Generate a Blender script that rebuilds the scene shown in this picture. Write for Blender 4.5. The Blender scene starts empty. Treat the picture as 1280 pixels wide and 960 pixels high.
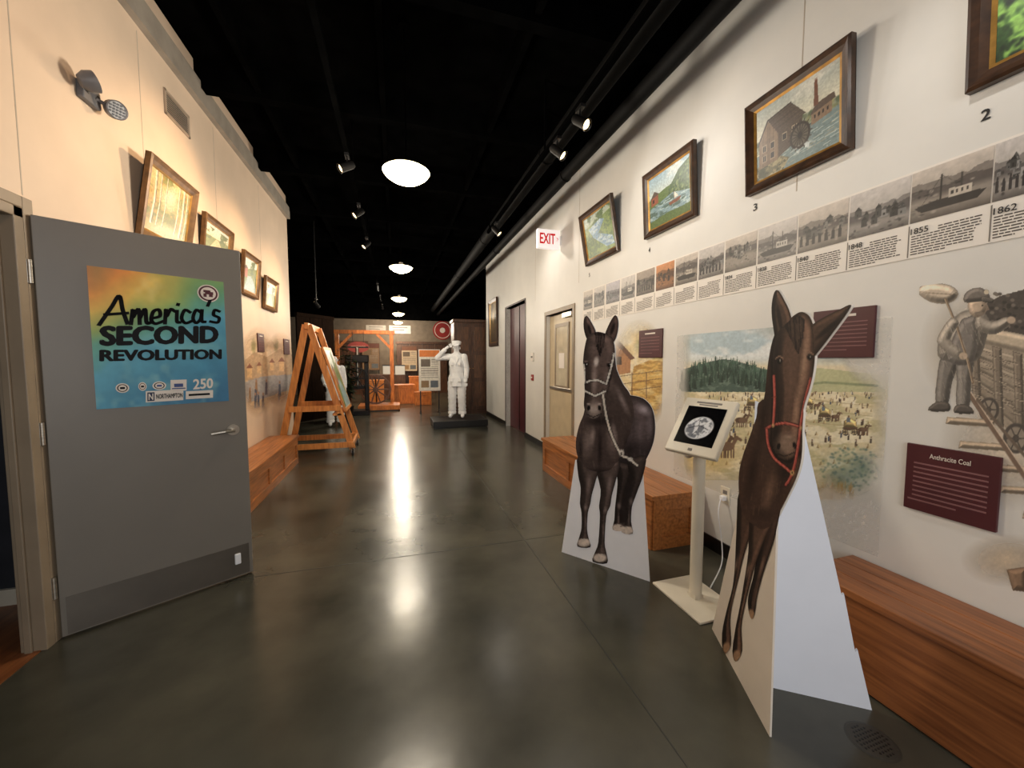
import bpy, bmesh, math, random
import numpy as np
from mathutils import Vector as V, Matrix
from mathutils.geometry import delaunay_2d_cdt
random.seed(4)
C = bpy.context.scene.collection
# ------------------------------------------------------------------ survey of the photograph
F = 480.0; H = 1.42
YAW = math.atan(145/480); PIT = math.atan(30/480)
fw = V((math.sin(YAW)*math.cos(PIT), math.cos(YAW)*math.cos(PIT), -math.sin(PIT)))
rt = V((math.cos(YAW), -math.sin(YAW), 0)); upv = rt.cross(fw)
CAM = V((0, 0, H))
def ray(px, py): return fw + rt*((px-640)/F) + upv*((480-py)/F)
def floor_at(px, py, z=0.0):
    d = ray(px, py); return CAM + d*((z-H)/d.z)
def on_x(px, py, x):
    d = ray(px, py); return CAM + d*(x/d.x)
def on_plane(px, py, p0, n):
    d = ray(px, py); return CAM + d*((p0-CAM).dot(n)/d.dot(n))
def fd(px, depth, z=0.0):
    X = (px-640)/F*depth
    return V((X*math.cos(YAW)+depth*math.sin(YAW), -X*math.sin(YAW)+depth*math.cos(YAW), z))
def project(P):
    P = np.asarray(P) - np.array(CAM)
    d = P@np.array(fw)
    return 640+F*(P@np.array(rt))/d, 480-F*(P@np.array(upv))/d
XL, XR = -1.68, 2.25          # corridor walls
CEIL = 4.1
# ------------------------------------------------------------------ materials
def lin(c):
    c = np.asarray(c, float)/255.0
    return np.where(c <= .04045, c/12.92, ((c+.055)/1.055)**2.4)
def rgba(c): return tuple(lin(c))+(1.0,)
MATS = {}
def mat(name, c, rough=.6, metal=0.0, var=.08, scale=6.0, bump=0.0, stretch=None, c2=None, spec=None, coat=0):
    if name in MATS: return MATS[name]
    m = bpy.data.materials.new(name); m.use_nodes = True
    N = m.node_tree.nodes; L = m.node_tree.links; b = N['Principled BSDF']
    b.inputs['Roughness'].default_value = rough; b.inputs['Metallic'].default_value = metal
    if spec is not None: b.inputs['Specular IOR Level'].default_value = spec
    if coat: b.inputs['Coat Weight'].default_value = coat
    tc = N.new('ShaderNodeTexCoord'); mp = N.new('ShaderNodeMapping')
    L.new(tc.outputs['Object'], mp.inputs['Vector'])
    if stretch: mp.inputs['Scale'].default_value = stretch
    nz = N.new('ShaderNodeTexNoise'); nz.inputs['Scale'].default_value = scale; nz.inputs['Detail'].default_value = 5
    L.new(mp.outputs['Vector'], nz.inputs['Vector'])
    cr = N.new('ShaderNodeValToRGB')
    a = lin(c)
    if c2 is None:
        lo, hi = a*(1-var*2), np.minimum(a*(1+var*2), 1)
    else: lo, hi = lin(c2), a
    cr.color_ramp.elements[0].position = .3; cr.color_ramp.elements[1].position = .7
    cr.color_ramp.elements[0].color = tuple(lo)+(1,); cr.color_ramp.elements[1].color = tuple(hi)+(1,)
    L.new(nz.outputs['Fac'], cr.inputs['Fac']); L.new(cr.outputs['Color'], b.inputs['Base Color'])
    if bump:
        bp = N.new('ShaderNodeBump'); bp.inputs['Strength'].default_value = bump; bp.inputs['Distance'].default_value = .01
        L.new(nz.outputs['Fac'], bp.inputs['Height']); L.new(bp.outputs['Normal'], b.inputs['Normal'])
    MATS[name] = m; return m
def emit(name, c, s):
    if name in MATS: return MATS[name]
    m = bpy.data.materials.new(name); m.use_nodes = True; b = m.node_tree.nodes['Principled BSDF']
    b.inputs['Base Color'].default_value = rgba(c); b.inputs['Emission Color'].default_value = rgba(c)
    b.inputs['Emission Strength'].default_value = s; MATS[name] = m; return m
def vcol(name, rough=.6, alpha=False, spec=.5):
    if name in MATS: return MATS[name]
    m = bpy.data.materials.new(name); m.use_nodes = True
    N = m.node_tree.nodes; L = m.node_tree.links; b = N['Principled BSDF']
    at = N.new('ShaderNodeAttribute'); at.attribute_name = 'Col'
    L.new(at.outputs['Color'], b.inputs['Base Color']); b.inputs['Roughness'].default_value = rough
    b.inputs['Specular IOR Level'].default_value = spec
    if alpha: L.new(at.outputs['Alpha'], b.inputs['Alpha'])
    MATS[name] = m; return m
WALL = mat('wall_paint', (216, 194, 172), .55, var=.025, scale=3, bump=.03)
WALLR = mat('wall_paint_white', (219, 217, 212), .5, var=.02, scale=3, bump=.03)
BLACK = mat('black_paint', (5, 5, 5), .9, var=.2, spec=0)
BLACKS = mat('black_satin', (14, 13, 13), .4, var=.2)
PIPEB = mat('black_pipe_paint', (7, 7, 7), .7, var=.2, spec=.1)
GREYDOOR = mat('grey_door_paint', (118, 112, 104), .4, var=.03, scale=2)
KICK = mat('kick_plate_metal', (104, 97, 89), .32, .5, var=.05)
STEEL = mat('brushed_steel', (180, 172, 160), .3, .9, var=.08, stretch=(1, 1, 20))
BEIGE = mat('beige_paint', (196, 180, 150), .45, var=.04)
FRAMEB = mat('door_frame_paint', (142, 126, 106), .45, var=.05)
WOOD = mat('pine_wood', (198, 130, 64), .4, c2=(146, 86, 38), scale=7, stretch=(6, .7, 6), bump=.05)
WOODX = mat('pine_wood_across', (226, 152, 80), .42, c2=(178, 108, 52), scale=7, stretch=(5, 5, .7), bump=.05)
WOODB = mat('bench_wood', (188, 120, 64), .36, c2=(128, 76, 38), scale=6, stretch=(8, .5, 8), bump=.06)
WOODR = mat('red_brown_bench_wood', (164, 102, 58), .34, c2=(112, 64, 35), scale=6, stretch=(8, .5, 8), bump=.06)
WOODD = mat('dark_oak', (96, 62, 40), .4, c2=(52, 32, 20), scale=6, stretch=(6, 6, .8))
WOODK = mat('black_oak', (38, 25, 17), .85, c2=(20, 13, 9), scale=6, stretch=(6, 6, .8), spec=.05)
MAROON = mat('maroon_panel', (70, 24, 30), .45, var=.06)
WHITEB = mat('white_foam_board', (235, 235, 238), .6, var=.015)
CREAM = mat('cream_powder_coat', (222, 214, 196), .35, var=.03)
PLASTER = mat('white_plaster', (240, 241, 242), .7, var=.03, bump=.15, scale=20)
TEXTW = mat('white_print', (225, 215, 205), .6, var=.02)
TEXTK = mat('black_print', (22, 20, 22), .6, var=.05)
TEXTL = mat('grey_print', (120, 114, 108), .6, var=.05)
GOLD = mat('gold_leaf', (170, 128, 62), .35, .5, var=.15, scale=20)
FRAMED = mat('dark_walnut_frame', (74, 48, 30), .35, c2=(40, 25, 15), scale=20)
RUBBER = mat('black_rubber', (20, 20, 20), .7)
CARD = mat('white_card', (232, 226, 218), .6, var=.01)
VC = vcol('printed_picture', .45); VCA = vcol('printed_wall_mural', .6, True)
OIL = vcol('oil_paint', .4)
# ------------------------------------------------------------------ mesh building
class MB:
    def __init__(s): s.v = []; s.f = []
    def add(s, vs, fs):
        n = len(s.v); s.v += [tuple(v) for v in vs]; s.f += [tuple(i+n for i in f) for f in fs]; return s
    def obox(s, c, a, b, d):
        c = V(c); a = V(a); b = V(b); d = V(d)
        vs = [c+a*i+b*j+d*k for i in (-1, 1) for j in (-1, 1) for k in (-1, 1)]
        return s.add(vs, [(0,1,3,2),(4,6,7,5),(0,4,5,1),(2,3,7,6),(0,2,6,4),(1,5,7,3)])
    def box(s, lo, hi):
        lo = V(lo); hi = V(hi); h = (hi-lo)/2
        return s.obox((lo+hi)/2, (h.x,0,0), (0,h.y,0), (0,0,h.z))
    def bar(s, p0, p1, w, d, ref=(0,0,1)):
        p0 = V(p0); p1 = V(p1); ax = p1-p0; n = ax.normalized(); r = V(ref)
        if abs(n.dot(r)) > .97: r = V((0,1,0))
        a = n.cross(r).normalized(); b = a.cross(n)
        return s.obox((p0+p1)/2, ax/2, a*(w/2), b*(d/2))
    def tube(s, p0, p1, r0, r1=None, n=16):
        p0 = V(p0); p1 = V(p1); r1 = r0 if r1 is None else r1
        ax = (p1-p0).normalized(); t = V((1,0,0)) if abs(ax.x) < .9 else V((0,1,0))
        a = ax.cross(t).normalized(); b = ax.cross(a); vs = []
        for p, r in ((p0, r0), (p1, r1)):
            vs += [p+(a*math.cos(2*math.pi*i/n)+b*math.sin(2*math.pi*i/n))*r for i in range(n)]
        fs = [(i, (i+1)%n, n+(i+1)%n, n+i) for i in range(n)]
        return s.add(vs, fs+[tuple(range(n))[::-1], tuple(range(n, 2*n))])
    def path(s, pts, r, n=8):
        for a, b in zip(pts, pts[1:]): s.tube(a, b, r, r, n)
        for p in pts[1:-1]: s.sph(p, r, r, r, 8)
        return s
    def sweep(s, pts, rads, n=16, sq=1.0):
        """rings along a near-vertical line of centres"""
        vs = []; m = len(pts); fs = []
        for p, r in zip(pts, rads):
            vs += [V(p)+V((math.cos(2*math.pi*i/n)*r, math.sin(2*math.pi*i/n)*r*sq, 0)) for i in range(n)]
        for k in range(m-1): fs += [(k*n+i, k*n+(i+1)%n, (k+1)*n+(i+1)%n, (k+1)*n+i) for i in range(n)]
        return s.add(vs, fs)
    def lathe(s, c, prof, n=32, axis=(0,0,1), closed=False):
        c = V(c); z = V(axis).normalized(); t = V((1,0,0)) if abs(z.x) < .9 else V((0,1,0))
        a = z.cross(t).normalized(); b = z.cross(a); vs = []; fs = []; m = len(prof)
        for r, h in prof:
            vs += [c+z*h+(a*math.cos(2*math.pi*i/n)+b*math.sin(2*math.pi*i/n))*r for i in range(n)]
        for k in range(m-1):
            fs += [(k*n+i, k*n+(i+1)%n, (k+1)*n+(i+1)%n, (k+1)*n+i) for i in range(n)]
        if closed: fs += [tuple(range(n))[::-1], tuple(range((m-1)*n, m*n))]
        return s.add(vs, fs)
    def sph(s, c, rx, ry, rz, n=14):
        c = V(c); vs = []; fs = []; m = n//2+1
        for k in range(m):
            ph = math.pi*k/(m-1)
            vs += [c+V((rx*max(math.sin(ph), .01)*math.cos(2*math.pi*i/n), ry*max(math.sin(ph), .01)*math.sin(2*math.pi*i/n), rz*math.cos(ph))) for i in range(n)]
        for k in range(m-1):
            fs += [(k*n+i, k*n+(i+1)%n, (k+1)*n+(i+1)%n, (k+1)*n+i) for i in range(n)]
        return s.add(vs, fs)
    def prism(s, pts, vec):
        n = len(pts); vec = V(vec); vs = [V(p) for p in pts]+[V(p)+vec for p in pts]
        return s.add(vs, [tuple(range(n))[::-1], tuple(range(n, 2*n))]+[(i, (i+1)%n, n+(i+1)%n, n+i) for i in range(n)])
    def quad(s, a, b, c, d): return s.add([a, b, c, d], [(0,1,2,3)])
    def build(s, name, m, parent=None, smooth=False, bevel=0, recalc=True):
        me = bpy.data.meshes.new(name); me.from_pydata(s.v, [], s.f)
        if recalc:
            bm = bmesh.new(); bm.from_mesh(me); bmesh.ops.recalc_face_normals(bm, faces=bm.faces); bm.to_mesh(me); bm.free()
        if smooth:
            me.shade_smooth(); me.set_sharp_from_angle(angle=.75)
        return link(name, me, m, parent, bevel)
def link(name, me, m, parent=None, bevel=0):
    o = bpy.data.objects.new(name, me); C.objects.link(o)
    if m: me.materials.append(m)
    if parent:
        o.parent = parent; o.matrix_parent_inverse = Matrix.Translation(-parent.location)
    if bevel:
        b = o.modifiers.new('Bevel', 'BEVEL'); b.width = bevel; b.segments = 2; b.limit_method = 'ANGLE'
    return o
def tag(o, label, cat, group=None):
    o['label'] = label; o['category'] = cat
    if group: o['group'] = group
    return o
def thing(name, loc, label, cat, group=None):
    o = bpy.data.objects.new(name, None); o.empty_display_size = .1; C.objects.link(o); o.location = V(loc)
    return tag(o, label, cat, group)
def struct(o): o['kind'] = 'structure'; return o
def copy_tree(o, loc, label):
    r = o.copy(); C.objects.link(r); r.location = V(loc); r['label'] = label
    for ch in o.children:
        c = ch.copy(); C.objects.link(c); c.parent = r; c.matrix_parent_inverse = ch.matrix_parent_inverse
        for g in ch.children:
            d = g.copy(); C.objects.link(d); d.parent = c; d.matrix_parent_inverse = g.matrix_parent_inverse
    return r
# ------------------------------------------------------------------ painted surfaces (vertex colours)
_lat = np.random.default_rng(11).random((256, 256))
def vn(x, y):
    xi = np.floor(x).astype(int); yi = np.floor(y).astype(int); fx = x-xi; fy = y-yi
    fx = fx*fx*(3-2*fx); fy = fy*fy*(3-2*fy)
    g = lambda a, b: _lat[a & 255, b & 255]
    return (g(xi, yi)*(1-fx)+g(xi+1, yi)*fx)*(1-fy)+(g(xi, yi+1)*(1-fx)+g(xi+1, yi+1)*fx)*fy
def fbm(x, y): return (vn(x, y)*.5+vn(x*2.1+7, y*2.1+3)*.3+vn(x*4.3+1, y*4.3+9)*.2)
class Cv:
    def __init__(s, X, Y, bg, a=1.0):
        s.X = X; s.Y = Y; s.c = np.tile(np.asarray(bg, float), (len(X), 1)); s.a = np.full(len(X), a)
    def put(s, w, col, al=1):
        w = np.clip(w*al, 0, 1)[:, None]; s.c = s.c*(1-w)+np.asarray(col, float)*w; return s
    def grad(s, y0, c0, y1, c1):
        t = np.clip((s.Y-y0)/(y1-y0), 0, 1)[:, None]; s.c = np.asarray(c0, float)*(1-t)+np.asarray(c1, float)*t; return s
    def inside(s, pts):
        r = np.zeros(len(s.X), bool); n = len(pts)
        for i in range(n):
            x0, y0 = pts[i]; x1, y1 = pts[(i+1) % n]
            if y0 == y1: continue
            k = ((y0 > s.Y) != (y1 > s.Y)) & (s.X < (x1-x0)*(s.Y-y0)/(y1-y0)+x0); r ^= k
        return r
    def poly(s, pts, col, al=1): return s.put(s.inside(pts).astype(float), col, al)
    def relief(s, pts, w, base, amp=.9, L=(.5, -.65), rim=.45, al=1):
        """a rounded form: shaded by the direction of the nearest outline"""
        ins = s.inside(pts); best = np.full(len(s.X), 1e9); bx = np.zeros(len(s.X)); by = np.zeros(len(s.X))
        n = len(pts)
        for i in range(n):
            x0, y0 = pts[i]; x1, y1 = pts[(i+1) % n]; dx, dy = x1-x0, y1-y0
            t = np.clip(((s.X-x0)*dx+(s.Y-y0)*dy)/(dx*dx+dy*dy+1e-12), 0, 1); qx, qy = x0+t*dx, y0+t*dy
            d = np.hypot(s.X-qx, s.Y-qy); m = d < best; best = np.where(m, d, best); bx = np.where(m, qx, bx); by = np.where(m, qy, by)
        nx, ny = (bx-s.X)/(best+1e-6), (by-s.Y)/(best+1e-6); t = np.clip(1-best/w, 0, 1)
        k = 1+amp*(nx*L[0]+ny*L[1])*t*(1-t)*2.6-rim*t*t
        col = np.clip(np.asarray(base, float)[None]*np.clip(k, .15, 3)[:, None], 0, 255)
        ww = (ins*al)[:, None]; s.c = s.c*(1-ww)+col*ww; return s
    def ew(s, cx, cy, rx, ry, soft=.3, rot=0):
        c, n = math.cos(math.radians(rot)), math.sin(math.radians(rot))
        dx = s.X-cx; dy = s.Y-cy
        d = np.sqrt(((dx*c+dy*n)/rx)**2+((-dx*n+dy*c)/ry)**2)
        return np.clip((1-d)/max(soft, 1e-3), 0, 1)
    def ell(s, cx, cy, rx, ry, col, al=1, soft=.3, rot=0): return s.put(s.ew(cx, cy, rx, ry, soft, rot), col, al)
    def lw(s, pts, w):
        best = np.full(len(s.X), 1e9)
        for (x0, y0), (x1, y1) in zip(pts, pts[1:]):
            dx, dy = x1-x0, y1-y0; t = np.clip(((s.X-x0)*dx+(s.Y-y0)*dy)/(dx*dx+dy*dy+1e-12), 0, 1)
            best = np.minimum(best, np.hypot(s.X-x0-t*dx, s.Y-y0-t*dy))
        return np.clip((w/2-best)/(w*.25)+.5, 0, 1)
    def line(s, pts, w, col, al=1): return s.put(s.lw(pts, w), col, al)
    def noise(s, amp, sx, sy=None, off=0):
        sy = sy or sx; n = fbm(s.X*sx+off+50, s.Y*sy+off+50)-.5
        s.c = np.clip(s.c*(1+amp*n[:, None]*2), 0, 255); return s
    def blotch(s, col, sx, sy, lo, hi, region=None, al=1, off=0):
        n = fbm(s.X*sx+off+90, s.Y*sy+off+90); w = np.clip((n-lo)/(hi-lo), 0, 1)
        if region is not None: w = w*region
        return s.put(w, col, al)
    def desat(s, k, tint=(1, 1, 1)):
        g = s.c.mean(1, keepdims=True); s.c = np.clip((s.c*(1-k)+g*k)*np.asarray(tint), 0, 255); return s
def setcol(me, cv):
    at = me.color_attributes.new('Col', 'FLOAT_COLOR', 'POINT')
    arr = np.ones((len(cv.X), 4), np.float32); arr[:, :3] = lin(np.clip(cv.c, 0, 255)); arr[:, 3] = cv.a
    at.data.foreach_set('color', arr.ravel())
def panel(name, o, r, u, nx, ny, paint, parent=None, m=None, px=False, bg=(200, 200, 200)):
    U, W = np.meshgrid(np.linspace(0, 1, nx), np.linspace(0, 1, ny)); U = U.ravel(); W = W.ravel()
    P = np.array(o)[None]+np.outer(U, np.array(r))+np.outer(W, np.array(u))
    i = np.arange((nx-1)*(ny-1)); a = (i//(nx-1))*nx+i % (nx-1)
    me = bpy.data.meshes.new(name); me.from_pydata(P.tolist(), [], np.stack([a, a+1, a+1+nx, a+nx], 1).tolist())
    if px: X, Y = project(P)
    else: X, Y = U, 1-W
    cv = Cv(X, Y, bg); paint(cv); setcol(me, cv)
    return link(name, me, m or VC, parent)
def text(name, s, L, R, T, m, parent, bold=0.0, eps=.0015):
    cu = bpy.data.curves.new('t', 'FONT'); cu.body = s; cu.resolution_u = 3
    ob = bpy.data.objects.new('t', cu); C.objects.link(ob)
    me = bpy.data.meshes.new_from_object(ob.evaluated_get(bpy.context.evaluated_depsgraph_get()))
    bpy.data.objects.remove(ob); bpy.data.curves.remove(cu)
    vs = [(v.co.x, v.co.y) for v in me.vertices]; fs = [tuple(p.vertices) for p in me.polygons]; bpy.data.meshes.remove(me)
    V2 = []; F2 = []
    offs = [(0, 0)] if not bold else [(bold*math.cos(k*math.pi/4), bold*.7*math.sin(k*math.pi/4)) for k in range(8)]+[(0, 0)]
    for j, (dx, dy) in enumerate(offs):
        n0 = len(V2); V2 += [(x+dx, y+dy, j) for x, y in vs]; F2 += [tuple(i+n0 for i in f) for f in fs]
    xs = [v[0] for v in V2]; ys = [v[1] for v in V2]; x0, x1, y0, y1 = min(xs), max(xs), min(ys), max(ys)
    L = V(L); r = V(R)-L; u = V(T)-L; n = r.cross(u).normalized()
    me = bpy.data.meshes.new(name); me.from_pydata([tuple(L+r*((x-x0)/(x1-x0))+u*((y-y0)/(y1-y0))+n*(eps+j*.00004)) for x, y, j in V2], [], F2)
    return link(name, me, m, parent)
def crom(pts, k=8):
    P = [pts[0]]+list(pts)+[pts[-1]]; out = []
    for i in range(1, len(P)-2):
        for j in range(k):
            t = j/k; a, b, c, d = (np.array(P[q]) for q in (i-1, i, i+1, i+2))
            out.append(tuple(.5*((2*b)+(c-a)*t+(2*a-5*b+4*c-d)*t*t+(3*b-a-3*c+d)*t**3)))
    return out+[tuple(pts[-1])]
def smooth_poly(pts, k=4):
    n = len(pts); out = []
    for i in range(n):
        a, b, c, d = (np.array(pts[(i+q) % n], float) for q in (-1, 0, 1, 2))
        for j in range(k):
            t = j/k; out.append(tuple(.5*((2*b)+(c-a)*t+(2*a-5*b+4*c-d)*t*t+(3*b-a-3*c+d)*t**3)))
    return out
def ribbon(mb, pts, w, L, r, u):
    P = crom(pts); n = r.cross(u).normalized()*.002
    for (x0, y0), (x1, y1) in zip(P, P[1:]):
        d = math.hypot(x1-x0, y1-y0) or 1; ex, ey = (x1-x0)/d*w*.4, (y1-y0)/d*w*.4; nx, ny = -(y1-y0)/d*w/2, (x1-x0)/d*w/2
        q = [(x0-ex+nx, y0-ey+ny), (x0-ex-nx, y0-ey-ny), (x1+ex-nx, y1+ey-ny), (x1+ex+nx, y1+ey+ny)]
        mb.quad(*[L+r*a+u*b+n for a, b in q][::-1])
# ================================================================== THE SETTING
m_floor = bpy.data.materials.new('polished_concrete'); m_floor.use_nodes = True
N = m_floor.node_tree.nodes; L_ = m_floor.node_tree.links; b = N['Principled BSDF']
tc = N.new('ShaderNodeTexCoord'); n1 = N.new('ShaderNodeTexNoise'); n1.inputs['Scale'].default_value = 1.9; n1.inputs['Detail'].default_value = 10
cr = N.new('ShaderNodeValToRGB'); cr.color_ramp.elements[0].color = rgba((55, 54, 46)); cr.color_ramp.elements[1].color = rgba((83, 80, 68))
cr.color_ramp.elements[0].position = .33; cr.color_ramp.elements[1].position = .7
mr = N.new('ShaderNodeMapRange'); mr.inputs['To Min'].default_value = .19; mr.inputs['To Max'].default_value = .3
n2 = N.new('ShaderNodeTexNoise'); n2.inputs['Scale'].default_value = 5; n2.inputs['Detail'].default_value = 3
bp = N.new('ShaderNodeBump'); bp.inputs['Strength'].default_value = .08; bp.inputs['Distance'].default_value = .02
for n_ in (n1, n2): L_.new(tc.outputs['Object'], n_.inputs['Vector'])
L_.new(n1.outputs['Fac'], cr.inputs['Fac']); L_.new(cr.outputs['Color'], b.inputs['Base Color'])
L_.new(n1.outputs['Fac'], mr.inputs['Value']); L_.new(mr.outputs['Result'], b.inputs['Roughness'])
L_.new(n2.outputs['Fac'], bp.inputs['Height']); L_.new(bp.outputs['Normal'], b.inputs['Normal'])
struct(MB().box((-7, -2.6, -.1), (7, 17.7, 0)).build('floor', m_floor))
mb = MB().box((-7, -2.6, CEIL), (7, 17.7, CEIL+.1))
for k in range(13): mb.box((-7, -1.74+k*1.5, CEIL-.24), (7, -1.64+k*1.5, CEIL))
for x in (-1.2, -.1, 1.0): mb.box((x, -2.6, CEIL-.2), (x+.05, 17.6, CEIL))
struct(mb.build('ceiling', BLACK))
OY0, OY1, OZ = 1.5, 2.43, 2.13       # doorway in the left wall
WT = .07
mb = MB().box((XL-WT, -2.6, 0), (XL, OY0, CEIL)).box((XL-WT, OY1, 0), (XL, 7.28, CEIL)).box((XL-WT, OY0, OZ), (XL, OY1, CEIL))
struct(mb.build('wall_left', WALL))
D1, D2 = (4.66, 5.60, 2.1), (6.62, 7.9, 2.5)
mb = MB(); ys = -2.6
for y0, y1, z in (D1, D2):
    mb.box((XR, ys, 0), (XR+.2, y0, CEIL)).box((XR, y0, z), (XR+.2, y1, CEIL)); ys = y1
mb.box((XR, ys, 0), (XR+.2, 9.75, CEIL))
struct(mb.build('wall_right', WALLR))
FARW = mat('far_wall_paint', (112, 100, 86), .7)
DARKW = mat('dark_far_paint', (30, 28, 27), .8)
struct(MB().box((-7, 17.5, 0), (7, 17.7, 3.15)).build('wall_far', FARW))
struct(MB().box((-7, 17.45, 3.15), (7, 17.7, CEIL)).build('trim_1', BLACK))
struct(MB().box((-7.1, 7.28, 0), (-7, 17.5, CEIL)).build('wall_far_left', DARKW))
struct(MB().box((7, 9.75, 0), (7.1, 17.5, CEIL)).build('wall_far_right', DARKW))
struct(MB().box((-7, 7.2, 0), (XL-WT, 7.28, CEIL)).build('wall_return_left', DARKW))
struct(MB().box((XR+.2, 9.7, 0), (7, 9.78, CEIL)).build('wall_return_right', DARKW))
# side room beyond the doorway
SIDE = mat('blue_grey_paint', (50, 53, 60), .6)
struct(MB().box((-3.3, 0, 0), (-3.2, 5, 3)).build('wall_side_room', SIDE))
struct(MB().box((-3.2, 2.9, 0), (XL-WT, 3.0, 3)).build('wall_side_room_end', SIDE))
struct(MB().box((-3.2, 2.88, 0), (XL-WT, 2.9, .1)).build('baseboard_side_room', CREAM))
struct(MB().box((-3.2, .5, 0), (XL-.005, 2.88, .006)).build('floor_side_room', mat('oak_floor', (150, 92, 52), .35, c2=(104, 58, 30), scale=5, stretch=(6, .6, 1))))
struct(MB().box((-3.2, .4, 2.6), (XL-WT, 2.9, 2.66)).build('ceiling_side_room', BLACK))
# black base boards
struct(MB().box((XR-.012, -2.6, 0), (XR, D1[0]-.06, .1)).box((XR-.012, D1[1]+.06, 0), (XR, D2[0], .1)).box((XR-.012, D2[1], 0), (XR, 9.75, .1)).build('baseboard_right', BLACKS))
struct(MB().box((XL, 2.6, 0), (XL+.012, 7.28, .1)).build('baseboard_left', BLACKS))
# floor joints
JO = mat('floor_joint', (42, 42, 37), .5)
mb = MB()
a = floor_at(320, 722); b_ = floor_at(530, 684)
mb.bar((XL, a.y+.02, .0005), (XR, a.y-.02, .0005), .005, .001)
mb.bar((.95, -1, .0005), (.95, 9, .0005), .005, .001); mb.bar((-6, 8.3, .0005), (6, 8.3, .0005), .006, .001)
struct(mb.build('trim_2', JO))
# ledger along the left wall head, black band along the right wall head, wall panel seams
LEDG = mat('grey_ledger_paint', (150, 142, 132), .5)
struct(MB().box((XL, -2.6, 3.74), (XL+.05, 7.28, 3.92)).build('trim_3', LEDG))
struct(MB().box((XR-.02, -2.6, 3.84), (XR, 9.75, CEIL)).build('trim_8', BLACK))
mb = MB()
for y in (2.46, 3.44, 4.6, 5.9): mb.box((XL, y, 2.2), (XL+.001, y+.006, CEIL-.4))
for y in (1.72, 4.5, 6.1): mb.box((XR-.001, y, 2.4), (XR, y+.006, CEIL-.3))
struct(mb.build('trim_4', mat('panel_seam', (176, 164, 150), .7)))  # thin strips mark the seams between wall panels
# door frame of the doorway
fr = MB()
fr.box((XL-WT-.01, OY1-.05, 0), (XL+.02, OY1+.0, OZ)); fr.box((XL-.01, OY1, 0), (XL+.02, OY1+.055, OZ+.055))
fr.box((XL-WT-.01, OY0, 0), (XL+.02, OY0+.05, OZ)); fr.box((XL-.01, OY0-.055, 0), (XL+.02, OY0, OZ+.055))
fr.box((XL-WT-.01, OY0, OZ-.05), (XL+.02, OY1, OZ)); fr.box((XL-.01, OY0, OZ), (XL+.02, OY1, OZ+.055))
fr.box((XL-.06, OY1-.062, 0), (XL-.03, OY1-.05, OZ-.05))
struct(fr.build('trim_5', FRAMEB, bevel=.004))
# ================================================================== OPEN GREY DOOR
A = floor_at(78, 800); B = floor_at(317, 716)
dr = (B-A).normalized(); dn = dr.cross(V((0,0,1))).normalized()
if dn.dot(CAM-A) < 0: dn = -dn
LEN = (B-A).length
door = struct(MB().prism([A+V((0,0,.012)), B+V((0,0,.012)), B+V((0,0,2.11)), A+V((0,0,2.11))], -dn*.045).build('door_1', GREYDOOR, bevel=.003))
def on_door(px, py, e=0): return on_plane(px, py, A, dn)+dn*e
def dpt(s, z, e=0): return A+dr*s+V((0,0,z))+dn*e
MB().prism([dpt(.02, .02), dpt(LEN-.02, .02), dpt(LEN-.02, .215), dpt(.02, .215)], dn*.002).build('kick_plate', KICK, door)
h0 = on_door(291, 537)
lev = MB().tube(h0, h0+dn*.012, .034, n=24).tube(h0, h0+dn*.055, .011).build('handle', STEEL, door, True)
MB().path([h0+dn*.055, h0+dn*.06-dr*.05, h0+dn*.055-dr*.12+V((0,0,-.006))], .009).build('lever', STEEL, lev, True)
g = on_door(297, 698)
MB().obox(g+dn*.008, dr*.016, dn*.008, V((0,0,.034))).build('door_holder', WHITEB, door, bevel=.004)
for z in (.28, 1.06, 1.84):
    hp = A+V((0,0,z))-dr*.012+dn*.004
    MB().tube(hp-V((0,0,.055)), hp+V((0,0,.055)), .009).obox(hp-dr*.022+V((0,0,0)), dr*.02, dn*.003, V((0,0,.055))).build('hinge', STEEL, door, True)
# poster
po = thing('poster', dpt(.45, .95, .003), 'blue and orange exhibition poster taped to the open grey door', 'poster')
Q = [on_door(x, y, .003) for x, y in ((121, 513), (284, 500), (281, 352), (108, 333))]
pl, pr_, pb, pt = (dr.dot((Q[0]+Q[3])/2-A), dr.dot((Q[1]+Q[2])/2-A), (Q[0].z+Q[1].z)/2, (Q[2].z+Q[3].z)/2)
def paint_poster(c):
    X0, Y0 = c.X.copy(), c.Y.copy()
    c.X = X0+.14*(fbm(X0*3+2, Y0*3+5)-.5); c.Y = Y0+.24*(fbm(X0*2.5+9, Y0*2.5+1)-.5)
    # diagonal wash: orange, yellow, green, teal, blue from the upper left corner
    d = (c.X*.62+c.Y*1.2)
    stops = [(0, (206, 110, 58)), (.22, (232, 150, 58)), (.42, (232, 192, 82)), (.6, (150, 174, 92)), (.76, (96, 166, 146)), (.98, (86, 164, 188)), (1.3, (66, 140, 172)), (1.7, (52, 112, 150))]
    ds = [s[0] for s in stops]; c.c = np.stack([np.interp(d, ds, [s[1][k] for s in stops]) for k in range(3)], 1)
    c.ell(.02, .0, .16, .2, (124, 132, 70), .6, 1); c.ell(.88, .05, .4, .26, (108, 158, 104), .75, 1); c.ell(.5, .02, .14, .1, (126, 156, 84), .6, 1); c.ell(.65, .54, .5, .1, (130, 192, 190), .6, 1)
    c.X, c.Y = X0, Y0
    c.blotch((66, 134, 166), 3, 3, .55, .8, (c.Y > .4).astype(float), al=.35); c.blotch((240, 220, 140), 5, 5, .58, .8, c.ew(.35, .15, .4, .25, .8), .6); c.blotch((170, 206, 196), 6, 6, .6, .8, (c.Y > .4).astype(float), al=.4); c.noise(.07, 10, 10)
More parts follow.
